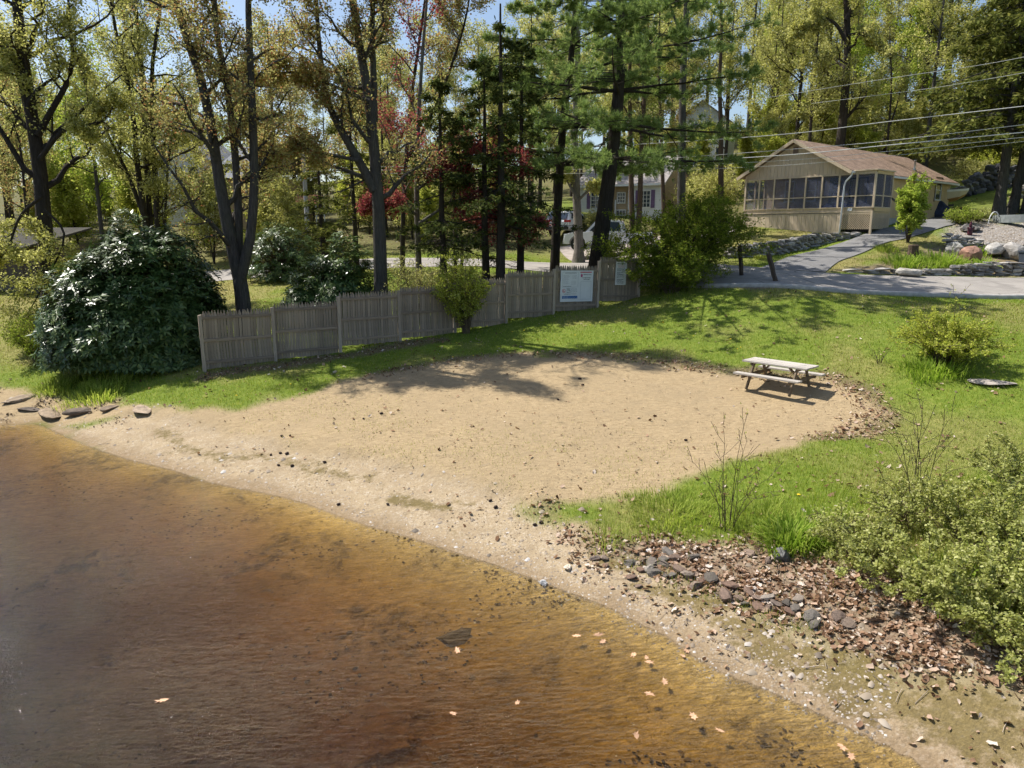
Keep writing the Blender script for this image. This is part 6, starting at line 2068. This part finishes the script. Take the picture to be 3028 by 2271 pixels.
wood(['yg', 'yg2', 'gr', 'ol'], 26, (.05, .92), (86, 114), (.95, 1.3), {k: v.replace('above', 'far above') for k, v in hl.items()}, 'trees high on the hill', AV, 5)
ml = {k: v for k, v in (('yg', 'yellow-green tree standing behind the pines and spruces'), ('ol', 'olive-leaved tree standing behind the pines and spruces'), ('or', 'bronze-leaved tree standing behind the pines and spruces'), ('gr', 'fresh green tree standing behind the pines and spruces'))}
wood(['yg', 'or', 'ol', 'yg'], 22, (-.2, .24), (54, 84), (.75, 1.05), ml, 'trees behind the pines', AV, 3.6)
ll = {k: v for k, v in (('yg', 'yellow-green tree in the belt across the road at left'), ('ol', 'olive-leaved tree in the belt across the road at left'), ('or', 'bronze-leaved tree in the belt across the road at left'), ('gr', 'fresh green tree in the belt across the road at left'))}
wood(['yg', 'ol', 'gr', 'yg', 'or'], 38, (-.88, -.18), (48, 88), (.7, 1.05), ll, 'trees across the road at left', AV, 3.6)
wood(['yg2', 'gr', 'yg'], 16, (.12, .42), (84, 112), (1.0, 1.3), {k: v.replace('in the hillside wood above the tan cottage', 'far behind the pale house').replace('in the hillside wood above the cottage', 'far behind the pale house') for k, v in hl.items()}, 'trees behind the pale blue house', AV, 4)
wood(['un', 'ug'], 44, (-.85, -.02), (48, 76), (.7, 1.2), {'un': 'low yellow-green understory tree across the road at left', 'ug': 'low lime-green understory tree across the road at left'}, 'understory across the road', AV, 2.0)
wood(['un', 'ug'], 44, (.16, .85), (56, 80), (.7, 1.2), {'un': 'low yellow-green understory tree on the slope behind the cottage', 'ug': 'low lime-green understory tree on the slope behind the cottage'}, 'understory behind the cottage', AV, 2.0)
ORD = ['first', 'second', 'third', 'fourth', 'fifth', 'sixth', 'seventh', 'eighth', 'ninth', 'tenth', 'eleventh', 'twelfth', 'thirteenth', 'fourteenth', 'fifteenth', 'sixteenth', 'seventeenth', 'eighteenth', 'nineteenth', 'twentieth']
ORD += ['twenty-' + o for o in ORD[:9]] + ['thirtieth'] + ['thirty-' + o for o in ORD[:9]]
bylab = {}
for o in bpy.data.objects:
    if o.type == 'EMPTY' and o.name.split('.')[0] in ('woodland_tree', 'understory_tree') and o.get('label') != 'x':
        bylab.setdefault(o['label'], []).append(o)
for lab, os_ in bylab.items():
    os_.sort(key=lambda o: o.location.x / o.location.y)
    for i, o in enumerate(os_):
        o['label'] = lab + (', %s from the left' % ORD[i] if len(os_) > 1 else '')
for k, r in PROT.items():
    if k not in used:
        for c_ in list(r.children): bpy.data.objects.remove(c_)
        bpy.data.objects.remove(r)
# ================================================================== grass, litter, pebbles: what nobody could count
def scatter(n, rmin=6.0, rmax=46.0, umin=-.86, umax=.86, pw=1.0):
    """points spread over the ground ahead, thinning with distance"""
    y = rmin * (rmax / rmin) ** (rng.random(n) ** pw)
    x = rng.uniform(umin, umax, n) * y
    return np.column_stack([x, y])

ROADPOLY = np.concatenate([spline(roadN, 120), spline(roadF, 120)[::-1]])
DRIVEPOLY = np.concatenate([spline(dA, 60), spline(dB, 60)[::-1]])
PADPOLY = np.concatenate([spline(pa, 20), spline(pb, 20)[::-1]])
OFFR = np.minimum.reduce([sdf(GP, ROADPOLY[::3]) - .18, sdf(GP, DRIVEPOLY[::2]) - .05, sdf(GP, PADPOLY) - .05])
def offroad(P):
    return lookup(P, OFFR) > 0

def tri_blades(P, h, wd, lean=.5):
    n = len(P)
    z = HL(P)
    a = rng.uniform(0, 2 * np.pi, n)
    sd = np.column_stack([np.cos(a), np.sin(a), np.zeros(n)]) * (wd / 2)[:, None]
    B = np.column_stack([P, z - .008])
    b2 = rng.uniform(0, 2 * np.pi, n)
    T = B + np.column_stack([np.cos(b2) * lean * h * rng.random(n), np.sin(b2) * lean * h * rng.random(n), h])
    V = np.stack([B - sd, B + sd, T], 1).reshape(-1, 3)
    return V, np.arange(n * 3).reshape(-1, 3)

L_GRASS = leafmat('grass_blades', [(0, (.15, .22, .02)), (.45, (.25, .335, .035)), (.8, (.36, .41, .06)), (1, (.52, .46, .18))], .42, .6, .15, 0)
L_DRYG = leafmat('dry_grass_blades', [(0, (.17, .17, .04)), (.5, (.33, .28, .10)), (1, (.48, .40, .20))], .3, .7, .1, 0)
P = scatter(500000, 8.5, 48, pw=.85)
ws = WL(P)
P = P[ws > .3]; ws = ws[ws > .3]
mk = ML(P)
bare = np.clip(np.maximum.reduce([mk['sand'], mk['litter'] * .97, mk['gravel'], mk['bed'] * .93, mk['forest'] * .9, mk['leafedge'] * .65]), 0, 1)
keep = (rng.random(len(P)) > bare) & offroad(P)
P = P[keep]; dry = mk['dry'][keep]
dist = np.linalg.norm(P, axis=1)
isdry = rng.random(len(P)) < dry * .7
patch = fbm(P[:, 0], P[:, 1], 1.6, 91, 3)
h = (.035 + .05 * rng.random(len(P))) * (.65 + .9 * patch)
lush = sstep(13.5, 11, P[:, 1]) * (P[:, 0] > 0)
h *= 1 + 1.0 * lush
wd = np.maximum(.007, dist * .00065)
for nm, sel, mt in (('lawn_grass', ~isdry, L_GRASS), ('dry_grass', isdry, L_DRYG)):
    V, F = tri_blades(P[sel], h[sel], wd[sel])
    o = obj(nm, mesh_np(nm, V, F, mt, False)); o['kind'] = 'stuff'
    tag(o, 'short green spring grass of the lawn' if nm == 'lawn_grass' else 'straw-coloured blades of dry grass in the lawns', 'grass')

# thin weeds on the sand
P = scatter(60000, 11, 26, -.5, .5)
ws = WL(P); P = P[ws > .8]
band = sstep(.35, .75, fbm(P[:, 0], P[:, 1], 1.1, 95, 4)) * sstep(4.2, .6, np.abs(seg_dist(P, gpoly([(560,1270),(900,1335),(1250,1395),(1600,1470)])) - .7))
mk = ML(P)
keep = (rng.random(len(P)) < band * .8) & (mk['sand'] > .5) & (mk['beach'] < .3)
P = P[keep]
V, F = tri_blades(P, rng.uniform(.02, .075, len(P)), np.full(len(P), .014), 1.0)
o = obj('sand_weeds', mesh_np('sand_weeds', V, F, L_OL, False)); tag(o, 'thin sparse weeds sprouting in the upper sand', 'weeds', None, 'stuff')

# dead leaves
def litter(name, label, P, size, mat, lift=.012, curl=.5, up=1.2):
    z = HL(P)
    B = np.column_stack([P, z + lift + rng.random(len(P)) * lift * 2])
    n = len(P)
    nr = rng.normal(0, curl, (n, 3)); nr[:, 2] += up; nr = nrmz(nr)
    t = rng.normal(size=(n, 3)); t = nrmz(t - (t * nr).sum(1, keepdims=True) * nr); b = np.cross(nr, t)
    l = (size * np.clip(rng.lognormal(0, .38, n), .4, 1.9))[:, None]
    k = 7                                          # a ragged, curled leaf: a fan of seven points round the midrib
    ang = np.arange(k) * 2 * np.pi / k
    rr = rng.uniform(.55, 1.15, (n, k)) * (.36 + .16 * np.abs(np.cos(ang)))[None]
    lift_ = rng.uniform(-.05, .28, (n, k)) * l * (.3 + curl)
    ring_ = B[:, None] + (t[:, None] * (np.cos(ang)[None] * rr)[..., None] + b[:, None] * (np.sin(ang)[None] * rr * .8)[..., None]) * l[:, None] + nr[:, None] * lift_[..., None]
    V = np.concatenate([B[:, None], ring_], 1).reshape(-1, 3)
    f = np.array([(0, i + 1, (i + 1) % k + 1) for i in range(k)])
    F = (np.arange(n)[:, None, None] * (k + 1) + f[None]).reshape(-1, 3)
    o = obj(name, mesh_np(name, V, F, mat, False))
    return tag(o, label, 'leaves', None, 'stuff')
L_DEAD = leafmat('dead_leaves', [(0, (.09, .05, .03)), (.3, (.23, .135, .08)), (.6, (.40, .26, .175)), (.85, (.55, .42, .32)), (1, (.66, .58, .51))], .2, .75, .15, 0)
P = scatter(110000, 5.5, 30, -.2, .86)
ws = WL(P)
P = P[ws > .02]; ws = ws[ws > .02]
mk = ML(P)
den = np.maximum(mk['litter'], .5 * sstep(.15, .5, ws) * (P[:, 1] < 13.5) * (P[:, 0] > .8) * (ws < 1.6)) * (.30 + .70 * sstep(.5, 1.3, ws)) * (.35 + .65 * sstep(.35, .6, fbm(P[:, 0], P[:, 1], .7, 97, 4))) * (1 - .75 * mk['moss'])
P1 = P[rng.random(len(P)) < den]
litter('leaf_litter', 'thick drift of dead brown leaves on the bank above the water', P1, .072, L_DEAD)
P = scatter(130000, 10, 34, -.6, .86)
ws = WL(P); P = P[ws > .5]; mk = ML(P)
den = np.clip(mk['leafedge'] * .55 + .022 * (1 - mk['sand']) + .01, 0, 1)
P2 = P[(rng.random(len(P)) < den) & offroad(P)]
litter('blown_leaves', 'dead leaves blown along the edge of the sand and over the lawn', P2, .075, L_DEAD)
P = scatter(26000, 24, 60, -.8, .8)
mk = ML(P); P3 = P[(rng.random(len(P)) < np.clip(mk['forest'], 0, 1) * .6) & offroad(P)]
litter('woodland_litter', 'brown leaf litter under the trees behind the fence', P3, .13, L_DEAD)

P = scatter(34000, 8, 26, -.6, .5)
mk = ML(P); ws = WL(P)
P5 = P[(rng.random(len(P)) < mk['sand'] * (.08 + .45 * sstep(.45, .7, fbm(P[:, 0], P[:, 1], 1.3, 107, 4)))) & (ws > .3)]
litter('sand_debris', 'small dark bits of bark and leaf strewn over the sand', P5, .028, leafmat('bark_bits', [(0, (.07, .05, .035)), (.6, (.20, .14, .09)), (1, (.38, .30, .21))], .1, .8, .1, 0), .003, .25, 2.0)

P = scatter(16000, 17, 30, -.86, -.35)
mk = ML(P); ws = WL(P)
dl = sdf(P, S_LEFT)
P6 = P[(rng.random(len(P)) < sstep(.6, -.1, dl) * sstep(.45, .62, fbm(P[:, 0], P[:, 1], .8, 109, 4)) * .9) & (ws > .03)]
litter('shore_wrack', 'dark wrack of leaves and bark along the shore at far left', P6, .07, leafmat('wrack', [(0, (.04, .03, .022)), (.6, (.13, .095, .07)), (1, (.34, .27, .21))], .1, .8, .1, 0), .01, .5, 1.2)

# pebbles and shells of the strand
def pebbles(name, label, P, size, mat):
    n = len(P)
    z = HL(P)
    s = size * np.clip(rng.lognormal(0, .4, n), .4, 2.0)
    base = np.array([(1, 0, 0), (.31, .95, 0), (-.81, .59, 0), (-.81, -.59, 0), (.31, -.95, 0), (0, 0, .75)])
    a = rng.uniform(0, 6.28, n)
    bx = base[None, :, 0] * rng.uniform(.7, 1.3, (n, 1)); by = base[None, :, 1] * rng.uniform(.5, 1.0, (n, 1))
    X = bx * np.cos(a)[:, None] - by * np.sin(a)[:, None]; Y = bx * np.sin(a)[:, None] + by * np.cos(a)[:, None]
    Zz = base[None, :, 2] * rng.uniform(.5, 1.1, (n, 1))
    V = np.stack([P[:, :1] + X * s[:, None], P[:, 1:2] + Y * s[:, None], z[:, None] - .004 + Zz * s[:, None]], -1).reshape(-1, 3)
    f = np.array([(0, 1, 5), (1, 2, 5), (2, 3, 5), (3, 4, 5), (4, 0, 5)])
    F = (np.arange(n)[:, None, None] * 6 + f[None]).reshape(-1, 3)
    o = obj(name, mesh_np(name, V, F, mat, True))
    return tag(o, label, 'pebbles', None, 'stuff')
def pebmat():
    m, t, b, o = newmat('pebbles')
    g = G(t)
    g.put(b.inputs['Base Color'], g.ramp(g.island(), [(0, (.12, .095, .07)), (.3, (.22, .17, .12)), (.6, (.32, .26, .19)), (.9, (.40, .35, .30)), (1, (.52, .49, .46))]))
    b.inputs['Roughness'].default_value = .7
    return m
M_PEB = pebmat()
P = scatter(60000, 6, 24, -.75, .6)
ws = WL(P)
mk = ML(P)
wl = np.exp(-((ws - .28) / .3) ** 2)
den = np.clip(.75 * wl + .22 * mk['beach'] * sstep(.3, .65, fbm(P[:, 0], P[:, 1], .8, 99, 3)) + .3 * (ws < 1.5) * (P[:, 1] < 14) * (P[:, 0] > 0), 0, 1) * (ws > -.25)
P4 = P[rng.random(len(P)) < den]
pebbles('shore_pebbles', 'pale pebbles and shell bits strewn along the waterline', P4, .017, M_PEB)
P = scatter(2600, 6.5, 24, -.75, .6); ws = WL(P)
P = P[(ws > .1) & (ws < 2.2)]
pebbles('shore_stones', 'larger pale stones scattered over the strand', P[:340], .045, M_PEB)
P = scatter(9000, 34, 44, .52, .8)
P = P[ML(P)['gravel'] > .5]
pebbles('patio_gravel', 'pale loose gravel of the patio beyond the road', P, .04, M_PEB)
# sunken leaf mould on the lake bed
P = scatter(40000, 4.5, 22, -.8, .5); ws = WL(P)
P = P[(ws < -.05) & (ws > -9)]; ws = WL(P)
den = sstep(.52, .66, fbm(P[:, 0], P[:, 1], 1.5, 103, 4)) * (.25 + .75 * sstep(-3.0, -.8, ws))
P = P[rng.random(len(P)) < den * .5]
L_SUNK = leafmat('sunken_leaves', [(0, (.05, .036, .018)), (.7, (.12, .083, .04)), (1, (.22, .15, .07))], .1, .8, .1, 0)
litter('sunken_leaves', 'dark sunken leaves and debris on the lake bed', P, .055, L_SUNK, .004, .15, 2.0)
# twigs and sticks
P = scatter(5200, 6, 24, -.6, .8); ws = WL(P); mk = ML(P)
P = P[(rng.random(len(P)) < np.clip(mk['litter'] * .5 + mk['sand'] * .02, 0, 1)) & (ws > .05)]
n = len(P); a = rng.uniform(0, 6.28, n); l = rng.uniform(.06, .28, n)
C = np.zeros((n, 3, 3))
for k, s in enumerate((-.5, 0, .5)):
    Q = P + np.column_stack([np.cos(a), np.sin(a)]) * (s * l)[:, None] + (rng.normal(0, .008, (n, 2)) if k == 1 else 0)
    C[:, k, :2] = Q; C[:, k, 2] = HL(Q) + .012 + .02 * rng.random(n)
V, F = tubes(C, np.full((n, 3), .0045), 3)
tag(obj('dead_twigs', mesh_np('dead_twigs', V, F, simple('dry_twig', (.33, .27, .21), .9, .3, 4, 0, island=.5), True)), 'dry twigs lying in the leaf litter and on the sand', 'twigs', None, 'stuff')

# ---------------------------------------------------------------- single small things
cone = MB().lathe([(.004, -.045), (.02, -.035), (.032, -.01), (.03, .015), (.018, .04), (.004, .05)], 8).mesh('pine_cone', simple('pine_cone', (.045, .028, .022), .8, .5, 60, .6))
CONES = [(858,1290,'pine cone by the sand lip, right one of the upper pair'),(834,1292,'pine cone by the sand lip, left one of the upper pair'),(829,1342,'pine cone at the left of the row on the strand'),(849,1344,'pine cone right of the row on the strand'),
         (801,1347,'leftmost pine cone on the pale strand'),(824,1378,'lower left pine cone on the pale strand'),(864,1380,'lower right pine cone on the pale strand'),(960,1369,'pine cone alone in the middle of the strand'),
         (1001,1494,'pine cone near the waterline left of the dark moss'),(1147,1494,'pine cone below the dark moss on the strand'),(1450,1483,'larger dark pine cone near the foot of the sand lip'),(1466,1503,'small pine cone below the larger one near the sand lip'),
         (1128,1225,'dark pine cone on the upper sand, right one'),(1075,1240,'dark pine cone on the upper sand, left one'),(1582,1555,'dark pine cone on the lower sand near the leaf litter'),(1600,1548,'small pine cone beside the one near the leaf litter'),
         (1715,1122,'pine cone in the tree shadow on the sand'),(1723,1140,'second pine cone in the tree shadow on the sand'),(2028,1304,'dark pine cone on the sand left of the grass'),(1650,1183,'pine cone at the lower edge of the tree shadow')]
for u, v, lab in CONES:
    p = ground(u, v); s = random.uniform(.8, 1.15)
    tag(obj('pine_cone', cone, None, (p[0], p[1], p[2] + .026 * s), (R(85 + random.uniform(-10, 10)), 0, random.uniform(0, 6.28)), (s, s, s)), lab, 'pine cone', 'pine cones on the beach')
# floating oak leaves
def oakleaf(seed):
    r = np.random.default_rng(seed)
    k = 14; pr = []
    for i in range(k):
        a = 2 * math.pi * i / k
        q = (.05 if i % 2 == 0 else .028) * (1.15 if abs(math.cos(a)) > .8 else .85) * r.uniform(.8, 1.2)
        pr.append((q * 1.25 * math.cos(a), q * math.sin(a)))
    mb = MB()
    V = [(0, 0, .004)] + [(x, y, r.uniform(-.002, .012)) for x, y in pr]
    return mb.add(V, [(0, i + 1, (i + 1) % k + 1) for i in range(k)]).mesh('floating_leaf', simple('floating_leaf', (.55, .33, .20), .7, .2, 20, .1, perobj=.3))
OL = [oakleaf(s) for s in range(4)]
FL = [(478,2072,'pale oak leaf floating alone in the dark water at lower left'),(1352,1923,'leaf floating just below the sunken rock'),(1340,2110,'small reddish leaf floating low in the centre'),(1530,2078,'pale sliver of leaf floating right of centre'),
      (1707,1880,'leaf at the left of the row floating near the bank'),(1770,1877,'second leaf of the row floating near the bank'),(1783,1898,'leaf floating just below the second of the row'),(1873,1937,'orange leaf floating left of the leaf cluster'),
      (1912,1945,'orange leaf of the cluster floating off the bank'),(1920,1958,'lower leaf of the cluster floating off the bank'),(1965,2015,'leaf floating alone below the cluster'),(1920,2052,'large orange leaf floating below the bank'),
      (2050,2118,'leaf floating in open water off the bank'),(1882,2174,'pale crumpled leaf floating near the bottom edge'),(2128,2160,'long leaf floating at the lower right'),(2030,1925,'orange leaf stranded at the waterline, upper'),(2020,1940,'orange leaf stranded at the waterline, lower'),
      (2490,2210,'brown leaf floating at the lower right corner, upper'),(2517,2237,'brown leaf floating at the lower right corner, lower')]
for u, v, lab in FL:
    p = onz(u, v, .004); s = random.uniform(.8, 1.25)
    tag(obj('floating_leaf', random.choice(OL), None, tuple(p), (0, 0, random.uniform(0, 6.28)), (s, s, s)), lab, 'leaf', 'leaves floating on the lake')
# dandelions in the lawn
dm = MB().lathe([(.004, 0), (.02, .006), (.022, .012), (.006, .018)], 9)
M_DAN = simple('dandelion_yellow', (.75, .52, .02), .7, .1, 20, 0)
st = MB().tube([(0, 0, -.02), (.002, 0, .07)], .003, 4)
dh, ds = dm.mesh('flower_head', M_DAN), st.mesh('stem', L_GR)
DAN = [(1905,935),(1918,922),(1830,917),(1792,958),(1850,950),(1745,968),(1515,990),(1550,985),(1600,1030),(1350,1020),(1340,1065),(1400,1060),(1700,1000),(1780,1035),(1960,960),(2100,930),(2180,1040),(2190,1035),(2160,1012),(2050,1000),(2240,905),(2450,885),(2360,1480),(860,1145),(700,1180)]
for u, v in DAN:
    p = ground(u, v)
    t = thing('dandelion', 'yellow dandelion flower open in the lawn grass', 'flower', tuple(p), random.uniform(0, 6), 'dandelions in the lawn')
    s = random.uniform(1.0, 1.5); t.scale = (s, s, s)
    obj('stem', ds, t); obj('flower_head', dh, t, (.002, 0, .07))
